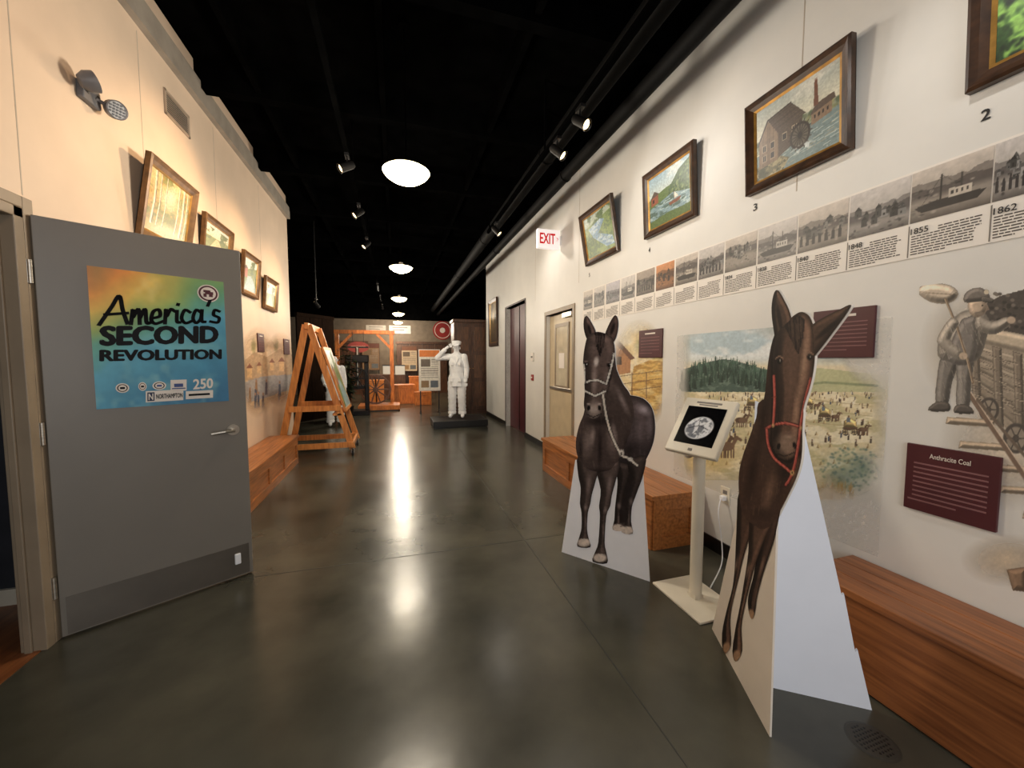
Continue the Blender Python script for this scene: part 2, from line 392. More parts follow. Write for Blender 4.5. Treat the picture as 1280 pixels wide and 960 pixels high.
sheet = panel('sheet', dpt(pl, pb, .004), dr*(pr_-pl), V((0,0,pt-pb)), 120, 100, paint_poster, po)
MB().prism([dpt(pl, pb, .0008), dpt(pr_, pb, .0008), dpt(pr_, pt, .0008), dpt(pl, pt, .0008)], dn*.0028).build('backing', TEXTW, po)
E = .0055
INK = mat('poster_ink', (12, 12, 16), .6, spec=.2)
def dtext(name, s, x0, y0, x1, y1, hp, m, bold=0, par=po):
    return text(name, s, on_door(x0, y0, E), on_door(x1, y1, E), on_door(x0, y0-hp, E), m, par, bold, .0005)
dtext('title_text', 'SECOND', 124, 433, 273, 429, 26, INK, .062)
dtext('title_text', 'REVOLUTION', 124, 452, 277, 449, 15, INK, .058)
Ls = on_door(124, 406, E); rs = (on_door(275, 403, E)-Ls)/2.96; us = on_door(124, 370, E)-Ls
letters = [[[(0,0),(.25,.6),(.42,1.0),(.5,.5),(.6,.02)], [(.12,.35),(.6,.4)]], [[(.68,0),(.72,.5),(.72,.25),(.85,.53),(.88,0)], [(.88,.2),(1.0,.53),(1.04,.05),(1.14,.05)]],
 [[(1.15,.2),(1.35,.28),(1.33,.51),(1.2,.45),(1.15,.15),(1.25,0),(1.46,.1)]], [[(1.48,0),(1.5,.51),(1.52,.28),(1.62,.53),(1.72,.46)]], [[(1.78,.48),(1.78,.08),(1.86,.03)], [(1.8,.7),(1.81,.74)]],
 [[(2.12,.42),(1.98,.5),(1.9,.2),(2.0,0),(2.18,.08)]], [[(2.4,.42),(2.28,.5),(2.2,.2),(2.28,0),(2.4,.15),(2.44,.5),(2.44,.08),(2.53,.03)]], [[(2.72,1.1),(2.6,.68)]], [[(2.93,.45),(2.8,.5),(2.77,.31),(2.92,.18),(2.88,.0),(2.68,.04)]]]
for lt in letters:
    mb = MB()
    for st in lt: ribbon(mb, st, .1, Ls, rs, us)
    mb.build('script_letter', INK, po, recalc=False)
def disc(c, r, m, name, par, sx=1):
    return MB().prism([c+dr*(r*sx*math.cos(t*math.pi/16))+V((0,0,r*math.sin(t*math.pi/16))) for t in range(32)], dn*.0006).build(name, m, par)
lc = on_door(260, 367, E); RED = mat('emblem_maroon', (84, 24, 36), .5)
disc(lc, .052, TEXTW, 'round_emblem', po); disc(lc+dn*.0008, .046, RED, 'emblem_ring', po); disc(lc+dn*.0016, .037, TEXTW, 'emblem_field', po)
mb = MB()
for dx, dz, w, h in ((-.006, .012, .022, .007), (.004, .002, .026, .008), (.012, -.012, .012, .008), (-.016, -.012, .01, .01)):
    mb.obox(lc+dn*.0026+dr*dx+V((0,0,dz)), dr*w/1.3, dn*.0003, V((0,0,h)))
mb.build('emblem_mark', RED, po)
LB = mat('logo_blue', (50, 70, 130), .5)
for x, y, sx, r in ((153, 485, 1.0, .026), (178, 483, .7, .024), (199, 482, 1.2, .024)):
    q = on_door(x, y, E); disc(q, r, TEXTW, 'sponsor_logo', po, sx); disc(q+dn*.0008, r*.78, INK if sx != .7 else mat('logo_brown', (92, 70, 48), .5), 'logo_ring', po, sx)
    disc(q+dn*.0016, r*.62, TEXTW, 'logo_field', po, sx)
    MB().obox(q+dn*.0026, dr*r*sx*.36, dn*.0003, V((0,0,r*.22))).build('logo_mark', INK if sx != 1.2 else LB, po)
p0, p1, p2 = on_door(213, 489, E), on_door(233, 488, E), on_door(213, 475, E)
MB().prism([p0, p1, p1+p2-p0, p2], dn*.0006).build('logo_plate', TEXTW, po)
MB().obox((p1+p2)/2+dn*.0012, dr*.02, dn*.0003, V((0,0,.01))).obox((p1+p2)/2+dn*.0012+V((0,0,-.018)), dr*.03, dn*.0003, V((0,0,.003))).build('logo_mark', LB, po)
for x0, y0, x1, y1, hp in ((182, 503, 229, 500, 14), (232, 499, 266, 497, 10)):
    p0 = on_door(x0, y0, E); p1 = on_door(x1, y1, E); p2 = on_door(x0, y0-hp, E)
    MB().prism([p0, p1, p1+p2-p0, p2], dn*.0006).build('logo_plate', TEXTW, po)
E = .0068
p0, p1, p2 = on_door(184, 501.5, E-.0004), on_door(193, 501, E-.0004), on_door(184, 490.5, E-.0004)
MB().prism([p0, p1, p1+p2-p0, p2], dn*.0003).build('logo_box', mat('logo_navy', (28, 38, 70), .5), po)
E = .0075
dtext('logo_text', 'N', 185.5, 500, 191.5, 499.7, 8, TEXTW, .03)
dtext('logo_text', 'NORTHAMPTON', 195, 498.6, 228, 496.6, 6, INK, .03)
dtext('logo_text', '250', 241, 487, 266, 485, 13, TEXTW, .03)
MB().obox(on_door(249, 493, E), dr*.05, dn*.0003, V((0,0,.006))).build('logo_mark', INK, po)
# ================================================================== WALL FIXTURES, LEFT
p = on_x(106, 118, XL)
em = thing('emergency_light', (XL, p.y, p.z), 'twin-head emergency light high on the left wall above the grey door', 'emergency light')
GREYP = mat('grey_plastic', (104, 104, 108), .45)
q = V((XL, p.y, p.z))
MB().box((XL, p.y-.07, p.z-.05), (XL+.035, p.y+.07, p.z+.05)).build('housing', GREYP, em, bevel=.008)
for sgn, fdv in ((-1, V((.45, .3, .25))), (1, V((.75, -.55, -.3)))):
    c0 = q+V((.08, sgn*.1, .02 if sgn < 0 else -.01)); fdv.normalize()
    MB().tube(q+V((.03, sgn*.03, 0)), c0, .011).build('arm', GREYP, em, True)
    hd = MB().lathe(c0, [(.0, -.045), (.03, -.04), (.05, -.01), (.052, .03), (.046, .032)], 28, fdv, False).build('lamp_head', GREYP, em, True)
    t = fdv.cross(V((0,0,1))).normalized(); u2 = t.cross(fdv)
    MB().tube(c0+fdv*.022, c0+fdv*.026, .048, n=28).build('lens', mat('led_lens', (196, 198, 202), .2), hd)
    mb = MB()
    for i in range(-2, 3):
        for j in range(-2, 3):
            if i*i+j*j < 7: mb.tube(c0+fdv*.026+t*i*.016+u2*j*.016, c0+fdv*.03+t*i*.016+u2*j*.016, .006, n=8)
    mb.build('led', mat('led_cell', (110, 114, 120), .2), hd)
a = on_x(203, 100, XL); b_ = on_x(235, 150, XL)
vt = thing('air_vent', (XL, a.y, 3.34), 'louvred air vent grille on upper left wall', 'air vent')
y0, y1, z0, z1 = a.y, b_.y, 3.33, 3.52
GR = mat('grille_paint', (170, 152, 134), .5)
MB().box((XL, y0, z0), (XL+.012, y1, z0+.018)).box((XL, y0, z1-.018), (XL+.012, y1, z1)).box((XL, y0, z0), (XL+.012, y0+.018, z1)).box((XL, y1-.018, z0), (XL+.012, y1, z1)).build('frame', GR, vt)
mb = MB()
for k in range(9): mb.bar((XL+.006, y0+.018, z0+.03+k*.0165), (XL+.006, y1-.018, z0+.03+k*.0165), .016, .003, (1, 0, 1))
mb.build('slats', GR, vt)
MB().box((XL, y0+.01, z0+.01), (XL+.002, y1-.01, z1-.01)).build('backing', BLACKS, vt)
# ================================================================== PAINTINGS
def landscape(kind):
    def f(c):
        if kind == 'birch':
            c.grad(0, (214, 190, 130), 1, (150, 110, 50)); c.blotch((176, 140, 62), 6, 6, .4, .6); c.blotch((120, 120, 52), 5, 8, .5, .65)
            c.ell(.55, .95, .6, .25, (196, 186, 140), .9, .5); c.ell(.5, .3, .35, .3, (235, 224, 190), .8, .8)
            for x, w in ((.12, .05), (.24, .03), (.38, .025), (.7, .035), (.83, .06), (.93, .03)):
                c.line([(x, 0), (x+.02, .5), (x-.01, .85)], w, (228, 214, 182)); c.line([(x+w*.4, 0), (x+.02+w*.4, .5), (x-.01+w*.4, .85)], w*.3, (90, 70, 44))
            c.noise(.2, 40)
        elif kind == 'road':
            c.grad(0, (196, 206, 200), .5, (220, 208, 170)); c.poly([(0, .5), (1, .45), (1, 1), (0, 1)], (120, 128, 60)); c.poly([(.45, .5), (.55, .5), (.85, 1), (.2, 1)], (206, 180, 130))
            c.blotch((92, 104, 50), 7, 7, .42, .55, ((c.Y < .62) & (c.Y > .12) & ((c.X < .35) | (c.X > .62))).astype(float)); c.noise(.2, 40)
        elif kind == 'canal':
            c.grad(0, (190, 208, 216), .45, (222, 222, 200)); c.poly([(0, .45), (.4, .3), (1, .2), (1, 1), (0, 1)], (104, 120, 58)); c.poly([(.3, .55), (.6, .5), (1, .85), (1, 1), (.1, 1)], (130, 156, 160))
            c.poly([(.05, .35), (.3, .3), (.3, .6), (.05, .6)], (160, 84, 56)); c.poly([(.02, .36), (.17, .22), (.33, .31)], (92, 66, 50)); c.blotch((74, 94, 44), 8, 8, .45, .6, (c.X > .5).astype(float)*(c.Y < .55)); c.noise(.2, 40)
        elif kind == 'mill':
            rn = random.Random(6)
            c.grad(0, (168, 176, 172), .5, (214, 208, 184)); c.blotch((220, 218, 206), 3, 6, .5, .7, (c.Y < .4).astype(float), .7)
            hl = np.clip((c.Y-(.4+.06*vn(c.X*5, c.X*0+2)))/.02, 0, 1)*(c.Y < .62); c.put(hl, (128, 136, 118), .8)
            for k in range(90):
                x = rn.random(); y = .42+rn.random()*.16; c.ell(x, y, .02+.02*rn.random(), .03+.03*rn.random(), rn.choice(((96, 106, 76), (120, 128, 88), (82, 94, 70), (140, 138, 96))), .8, .6)
            c.poly([(0, .64), (.3, .62), (1, .55), (1, 1), (0, 1)], (116, 134, 134))
            for k in range(60):
                x = .3+rn.random()*.7; y = .62+rn.random()*.36; c.line([(x, y), (x+.06+.06*rn.random(), y-.012)], .008, rn.choice(((196, 204, 200), (150, 166, 166), (90, 108, 108), (168, 160, 134))), .8)
            bank = [(0, .8), (.3, .77), (.44, .87), (.36, 1), (0, 1)]; c.poly(bank, (104, 100, 76)); bk = c.inside(bank).astype(float)
            c.blotch((156, 146, 112), 16, 22, .5, .58, bk); c.blotch((66, 70, 50), 14, 18, .54, .62, bk, off=5)
            c.poly([(.04, .46), (.3, .44), (.3, .82), (.04, .84)], (124, 104, 84)); c.poly([(.3, .44), (.6, .4), (.6, .68), (.3, .8)], (86, 74, 62)); c.poly([(.04, .47), (.16, .22), (.3, .45)], (132, 112, 92))
            for k in range(14): c.line([(.045+.019*k, max(.47-.02*k if k < 6 else .25+.02*(k-6), .3)), (.045+.019*k, .83)], .004, rn.choice(((92, 76, 62), (150, 130, 108), (84, 70, 58))), .8)
            for k in range(9): c.line([(.3, .5+.035*k), (.6, .45+.028*k)], .004, (64, 54, 46), .8)
            c.poly([(.16, .21), (.46, .16), (.64, .41), (.3, .47)], (82, 70, 60)); c.line([(.02, .5), (.16, .21), (.46, .16)], .018, (52, 44, 38))
            for k in range(10): c.line([(.165+.013*k, .22+.026*k), (.47+.017*k, .17+.024*k)], .005, rn.choice(((108, 94, 80), (60, 52, 46), (96, 88, 80))), .8)
            for x, y in ((.09, .54), (.2, .54), (.09, .68), (.2, .68), (.36, .52), (.48, .49)):
                c.poly([(x-.008, y-.01), (x+.053, y-.01), (x+.053, y+.09), (x-.008, y+.09)], (164, 146, 122)); c.poly([(x, y), (x+.045, y), (x+.045, y+.08), (x, y+.08)], (34, 30, 30)); c.line([(x+.022, y), (x+.022, y+.08)], .005, (150, 136, 116))
            c.ell(.57, .66, .125, .175, (46, 38, 32), 1, .06); c.ell(.57, .66, .1, .142, (92, 86, 74), 1, .06)
            for k in range(8):
                t = k*math.pi/8; c.line([(.57-.115*math.cos(t), .66-.165*math.sin(t)), (.57+.115*math.cos(t), .66+.165*math.sin(t))], .011, (50, 40, 34))
            for k in range(16):
                t = k*math.pi/8; c.line([(.57+.1*math.cos(t), .66+.145*math.sin(t)), (.57+.14*math.cos(t), .66+.195*math.sin(t))], .012, (60, 48, 40))
            c.ell(.57, .66, .03, .04, (36, 30, 26), 1, .1); c.blotch((214, 220, 218), 20, 26, .48, .58, c.ew(.6, .84, .16, .07, .5), .9)
            c.poly([(.7, .48), (.92, .44), (.92, .58), (.7, .62)], (132, 110, 90)); c.poly([(.68, .49), (.75, .38), (.94, .36), (.96, .44)], (90, 76, 66))
            for k in range(4): c.poly([(.73+.045*k, .51-.006*k), (.75+.045*k, .506-.006*k), (.75+.045*k, .55-.006*k), (.73+.045*k, .554-.006*k)], (44, 38, 36))
            c.poly([(.735, .06), (.765, .06), (.78, .4), (.725, .4)], (112, 76, 60)); c.line([(.75, .06), (.82, .02), (.95, .03)], .05, (204, 200, 190), .6); c.noise(.14, 55)
        elif kind == 'river':
            rn = random.Random(9)
            c.grad(0, (150, 176, 190), .4, (190, 198, 190)); c.blotch((214, 216, 206), 3, 6, .5, .7, (c.Y < .35).astype(float), .7); c.poly([(0, .42), (.4, .34), (1, .3), (1, 1), (0, 1)], (92, 112, 66)); c.poly([(.5, .4), (.75, .15), (1, .05), (1, .6), (.6, .6)], (74, 94, 60))
            for k in range(160):
                x = .45+rn.random()*.55; y = .58-rn.random()*.5*(x-.4)/.6; c.ell(x, y, .025, .03, rn.choice(((64, 84, 50), (96, 116, 68), (120, 134, 84), (52, 70, 46))), .8, .6)
            rv = [(.02, .6), (.6, .5), (1, .62), (1, .84), (.0, .88)]; c.poly(rv, (120, 144, 150)); c.blotch((168, 186, 186), 6, 26, .5, .62, c.inside(rv).astype(float)); c.blotch((84, 104, 96), 7, 20, .54, .64, c.inside(rv).astype(float), off=4); c.poly([(.0, .86), (.5, .82), (1, .86), (1, 1), (0, 1)], (88, 106, 62)); c.poly([(.05, .4), (.24, .36), (.24, .54), (.05, .56)], (140, 84, 64)); c.poly([(.02, .42), (.14, .28), (.27, .37)], (88, 76, 66)); c.poly([(.09, .44), (.14, .43), (.14, .5), (.09, .51)], (50, 40, 36))
            c.poly([(.5, .66), (.8, .64), (.76, .71), (.54, .72)], (120, 76, 56)); c.line([(.63, .66), (.63, .5)], .012, (90, 76, 60)); c.poly([(.64, .5), (.74, .62), (.64, .63)], (214, 206, 190)); c.noise(.18, 45)
        elif kind == 'meadow':
            rn = random.Random(10)
            c.grad(0, (180, 194, 190), .3, (166, 180, 140)); c.poly([(0, .25), (1, .12), (1, 1), (0, 1)], (118, 142, 74)); c.blotch((80, 106, 58), 9, 9, .46, .6); c.poly([(.15, .3), (.6, .2), (.75, .26), (.5, .5), (.95, .72), (1, .92), (.72, .9), (.3, .55)], (112, 148, 178)); c.blotch((170, 192, 204), 9, 22, .5, .6, c.inside([(.15, .3), (.6, .2), (.75, .26), (.5, .5), (.95, .72), (1, .92), (.72, .9), (.3, .55)]).astype(float))
            for k in range(120): x = rn.random(); y = .3+rn.random()*.7; c.line([(x, y), (x+.01, y-.05)], .008, rn.choice(((150, 168, 90), (70, 96, 50), (176, 176, 96))), .7)
            c.noise(.2, 40)
        elif kind == 'forest':
            c.grad(0, (86, 136, 58), 1, (36, 62, 30)); c.blotch((134, 182, 86), 9, 9, .48, .62); c.blotch((24, 42, 22), 9, 9, .5, .66, off=9); c.line([(.3, 1), (.38, .5), (.34, 0)], .07, (92, 84, 50)); c.noise(.25, 40)
        else:
            c.grad(0, (150, 130, 90), 1, (70, 54, 36)); c.blotch((60, 50, 36), 5, 5, .45, .65); c.ell(.5, .35, .25, .2, (196, 176, 140), 1, .7); c.noise(.2, 30)
    return f
def painting(y0, y1, z0, z1, wall, tilt, kind, label, fw_=.055, fm=FRAMED, grp='framed oil paintings along the walls', x=None):
    """frame hung on a side wall, its bottom edge against the wall, leaning out at the top"""
    x = (XL if wall < 0 else XR) if x is None else x
    ox = -wall
    t = math.radians(tilt); n = V((ox*math.cos(t), 0, math.sin(t)*-1)); u = V((ox*math.sin(t), 0, math.cos(t)))
    r = V((0, 1, 0)) if wall < 0 else V((0, -1, 0))
    if wall < 0: O = V((x, y0, z0))
    else: O = V((x, y1, z0))
    O = O+V((ox*.002, 0, 0)); w = y1-y0; h = z1-z0
    t_ = thing('framed_painting', O+r*w/2, label, 'painting', grp)
    prof = [(0, 0), (0, .035), (.012, .042), (fw_*.55, .03), (fw_, .018), (fw_, 0)]
    vs = []; fs = []
    for cu, cv, su, sv in ((0, 0, 1, 1), (w, 0, -1, 1), (w, h, -1, -1), (0, h, 1, -1)):
        for d, e in prof: vs.append(O+r*(cu+su*d)+u*(cv+sv*d)+n*e)
    k = len(prof)
    for i in range(4):
        j = (i+1) % 4
        for q in range(k-1): fs.append((i*k+q, i*k+q+1, j*k+q+1, j*k+q))
    MB().add(vs, fs).build('frame', fm, t_)
    mb = MB(); g = .012
    i0, i1 = fw_-.002, fw_+g
    for a, b, c, d in (((i0, i0), (w-i0, i0), (w-i1, i1), (i1, i1)), ((w-i0, i0), (w-i0, h-i0), (w-i1, h-i1), (w-i1, i1)), ((w-i0, h-i0), (i0, h-i0), (i1, h-i1), (w-i1, h-i1)), ((i0, h-i0), (i0, i0), (i1, i1), (i1, h-i1))):
        mb.quad(*[O+r*p_[0]+u*p_[1]+n*(.019 if p_ in (a, b) else .012) for p_ in (a, b, c, d)])
    mb.build('liner', GOLD, t_)
    panel('canvas', O+r*(i1-.002)+u*(i1-.002)+n*.011, r*(w-2*i1+.004), u*(h-2*i1+.004), 170, 140, landscape(kind), t_, OIL)
    MB().prism([O, O+r*w, O+r*w+u*h, O+u*h], n*.004).build('backing', BLACKS, t_)
    MB().path([O+r*w*.25+u*h*.8, V((x+ox*.004, O.y+r.y*w*.5, z1+.02)), O+r*w*.75+u*h*.8], .0015, 6).build('hanging_wire', STEEL, t_)
    return t_
GF = mat('antique_gold_frame', (112, 80, 46), .4, .2, var=.2, scale=18)
painting(3.28, 3.94, 2.27, 2.84, -1, 9, 'birch', 'largest painting of pale birch trees on the left wall above the grey door', .06, GF)
painting(4.19, 4.82, 2.42, 2.76, -1, 6, 'road', 'wide painting second from the vent on the left wall', .05, GF)
painting(5.09, 5.63, 2.18, 2.67, -1, 5, 'canal', 'painting of a red house by water, third along the left wall', .05, GF)
painting(5.85, 6.41, 2.11, 2.54, -1, 5, 'road', 'farthest small painting along the left wall, above the easel', .05, GF)
a = on_x(937, 247, XR); b_ = on_x(1069, 194, XR)
painting(b_.y, a.y, 2.49, 3.04, 1, 3.5, 'mill', 'painting of a grey watermill with a tall chimney above the timeline banner')
a = on_x(809, 303, XR); b_ = on_x(873, 273, XR)
painting(b_.y, a.y, 2.53, 3.09, 1, 3.5, 'river', 'painting of a small barn beside a river above the timeline banner')
a = on_x(735, 335, XR); b_ = on_x(776, 320, XR)
painting(b_.y, a.y, 2.55, 3.13, 1, 10, 'meadow', 'painting of a blue stream through green meadow, near the exit sign')
a = on_x(1212, 130, XR)
painting(.38, a.y, 2.49, 3.1, 1, 3, 'forest', 'painting of deep green foliage cut off by the photo corner, top right', .06)
painting(8.5, 9.3, 1.75, 2.85, 1, 1, 'dark', 'tall dark painting at the far end of the right wall past the maroon doorway', .08)
for s, x, y, h, wh in (('2', 1231, 146, 14, 'below the green foliage painting at the corner'), ('3', 945, 260, 9, 'below the watermill painting'), ('4', 813, 313, 6, 'below the barn and river painting'), ('5', 738, 344, 5, 'below the blue stream painting')):
    p0 = on_x(x-h*.36, y+h*.5, XR); k = (on_x(x, y-h*.5, XR)-on_x(x, y+h*.5, XR)).length
    p0.x = XR-.001
    o = text('wall_number', s, p0, p0+V((0, -k*.62, 0)), p0+V((0, 0, k)), TEXTK, None, .03)
    tag(o, 'black numeral %s stuck on the wall %s' % (s, wh), 'number')
# ================================================================== TIMELINE BANNER
yat = lambda px: on_x(px, 450-.281*(px-495), XR).y
tl = thing('timeline_banner', (XR, 2, 1.9), 'long white timeline banner of old photographs along the right wall', 'banner')
TZ0, TZ1 = 1.88, 2.265
TY0, TY1 = .2, yat(729)
MB().box((XR-.004, TY0, TZ0), (XR-.0005, TY1, TZ1)).build('banner_board', CARD, tl)
edges = [729, 742, 757, 776, 795, 819.5, 844, 873, 906, 947, 997, 1061, 1138, 1241, 1310]
for k in range(len(edges)-1):
    ya, yb = yat(edges[k]+1), yat(edges[k+1]-1)
    tint = {4: (.8, .75, .7), 5: (1.0, .7, .46), 2: (.9, .9, .95)}.get(k, (1, .99, .98) if k % 2 else (1, .97, .93))
    def ph(c, k=k, tint=tint):
        rn = random.Random(k*7+1)
        hz = .34+.16*rn.random()
        c.grad(0, (200, 196, 194), hz, (176, 172, 168))
        top = hz-.12*vn(c.X*3+k*5, c.X*0+k)-.05*vn(c.X*11+k, c.X*0+9); c.put((c.Y > top).astype(float), (124, 120, 118))
        top2 = hz+.06-.1*vn(c.X*4+k*9, c.X*0+k*3); c.put((c.Y > top2).astype(float), (84, 80, 80))
        c.put(np.clip((c.Y-(hz+.14))/.12, 0, 1), (140, 136, 132)); c.put(np.clip((c.Y-.82)/.18, 0, 1), (88, 84, 82))
        for q in range(40):
            x = rn.random(); y = hz+.02+.5*rn.random(); c.ell(x, y, .02+.04*rn.random(), .015+.03*rn.random(), rn.choice(((60, 58, 58), (100, 98, 96), (170, 166, 162), (44, 42, 42))), .7, .6)
        if k % 3 != 0:
            for q in range(14):
                x = .02+.95*rn.random(); y = hz+.06+.28*rn.random(); w_ = .04+.1*rn.random(); h_ = .06+.12*rn.random(); s_ = 40+rn.random()*110
                c.poly([(x, y-h_), (x+w_, y-h_), (x+w_, y), (x, y)], (s_, s_, s_)); c.poly([(x-.01, y-h_), (x+w_*.5, y-h_*1.6), (x+w_+.01, y-h_)], (s_*.55, s_*.55, s_*.55)); c.poly([(x+w_*.3, y-h_*.6), (x+w_*.55, y-h_*.6), (x+w_*.55, y-h_*.2), (x+w_*.3, y-h_*.2)], (30, 30, 30))
        if k % 3 == 0:
            c.poly([(.05, .72), (.35, .66), (.95, .7), (.85, .84), (.15, .84)], (52, 50, 50)); c.line([(.4, .66), (.4, .2)], .02, (50, 48, 48)); c.line([(.65, .68), (.65, .28)], .02, (60, 58, 58)); c.poly([(.5, .68), (.5, .52), (.78, .54), (.78, .68)], (190, 186, 180)); c.line([(.4, .22), (.15, .7)], .008, (70, 68, 68)); c.line([(.4, .22), (.65, .5)], .008, (70, 68, 68))
            for q in range(4): c.poly([(.53+.06*q, .57), (.56+.06*q, .57), (.56+.06*q, .63), (.53+.06*q, .63)], (60, 58, 58))
        if k % 3 == 1:
            for q in range(7):
                x = .08+.13*q; c.ell(x, .62+.05*(q % 2), .025, .05, (40, 38, 40), 1, .3); c.poly([(x-.03, .66), (x+.03, .66), (x+.035, .86), (x-.035, .86)], (46, 44, 46))
        c.noise(.1, 12, off=k*3); c.c *= np.asarray(tint)
    panel('photograph', V((XR-.0055, ya, TZ0+.155)), V((0, yb-ya, 0)), V((0, 0, .22)), 80, 60, ph, tl)
    mb = MB(); wd = ya-yb
    rn = random.Random(k)
    for q in range(10):
        y_ = ya-.008; ye = yb+.008+wd*(.05+.1*rn.random())
        if q >= 8: y_ = ya-.008-(.36*wd if k < 13 else .075)
        if q == 0: ye = yb+wd*.5
        zq = TZ0+.014+q*.0112
        while y_ > ye:                                  # broken dashes read as small print
            y2 = max(ye, y_-(.008+.022*rn.random())); mb.box((XR-.0052, y2, zq), (XR-.004, y_, zq+.0048)); y_ = y2-.004
    mb.build('caption_lines', mat('caption_ink', (84, 78, 74), .6), tl)
    MB().box((XR-.005, yb-.006, TZ0+.005), (XR-.004, yb-.002, TZ0+.145)).build('divider', TEXTL, tl)
for s, xp in (('1834', 908), ('1838', 949), ('1840', 999), ('1848', 1063), ('1855', 1141), ('1862', 1245)):
    p0 = V((XR-.0055, yat(xp), TZ0+.104)); w = .06
    text('year_text', s, p0, p0+V((0, -w, 0)), p0+V((0, 0, .026)), TEXTK, tl, .012)
# ================================================================== WALL MURALS AND PLAQUES, RIGHT
def mural(name, x0, y0, x1, y1, nx, ny, paint, label, m=VCA):
    a = on_x(x0, 450, XR); b = on_x(x1, 450, XR)
    xm = (x0+x1)/2
    za, zb = on_x(xm, y0, XR).z, on_x(xm, y1, XR).z
    P0 = V((XR-.002, a.y, zb))
    return tag(panel(name, P0, V((0, b.y-a.y, 0)), V((0, 0, za-zb)), nx, ny, paint, None, m, True), label, 'mural')
def p_house(c):
    c.a[:] = 0
    m = lambda w: setattr(c, 'a', np.maximum(c.a, w))
    m(c.ew(800, 470, 38, 72, .35)*.92); c.c[:] = (226, 206, 160)
    c.blotch((240, 230, 206), .06, .05, .4, .7)
    c.poly([(764, 440), (772, 428), (788, 446), (788, 466), (764, 470)], (176, 128, 88)); c.poly([(760, 444), (772, 424), (794, 448), (788, 450), (772, 432)], (112, 78, 60)); c.poly([(770, 446), (777, 446), (777, 456), (770, 456)], (76, 58, 48))
    fld = c.inside([(792, 458), (828, 444), (830, 522), (784, 524)]).astype(float); c.put(fld, (216, 176, 96), .9); c.blotch((168, 128, 66), .1, .3, .48, .64, fld, .8); c.blotch((238, 216, 156), .08, .2, .55, .7, fld, .8)
    for y in (472, 482, 492): c.line([(764, y), (826, y-9)], 1.0, (116, 90, 68), .8)
    for x in (772, 790, 808): c.line([(x, 466), (x, 498)], 1.3, (116, 90, 68), .8)
    c.ell(806, 432, 14, 14, (130, 140, 98), .8, .8); c.ell(820, 440, 10, 12, (112, 126, 86), .7, .8); c.noise(.12, .5)
mural('wall_mural', 762, 400, 829, 525, 120, 160, p_house, 'watercolour mural of a farmhouse and golden field behind the first horse cutout')
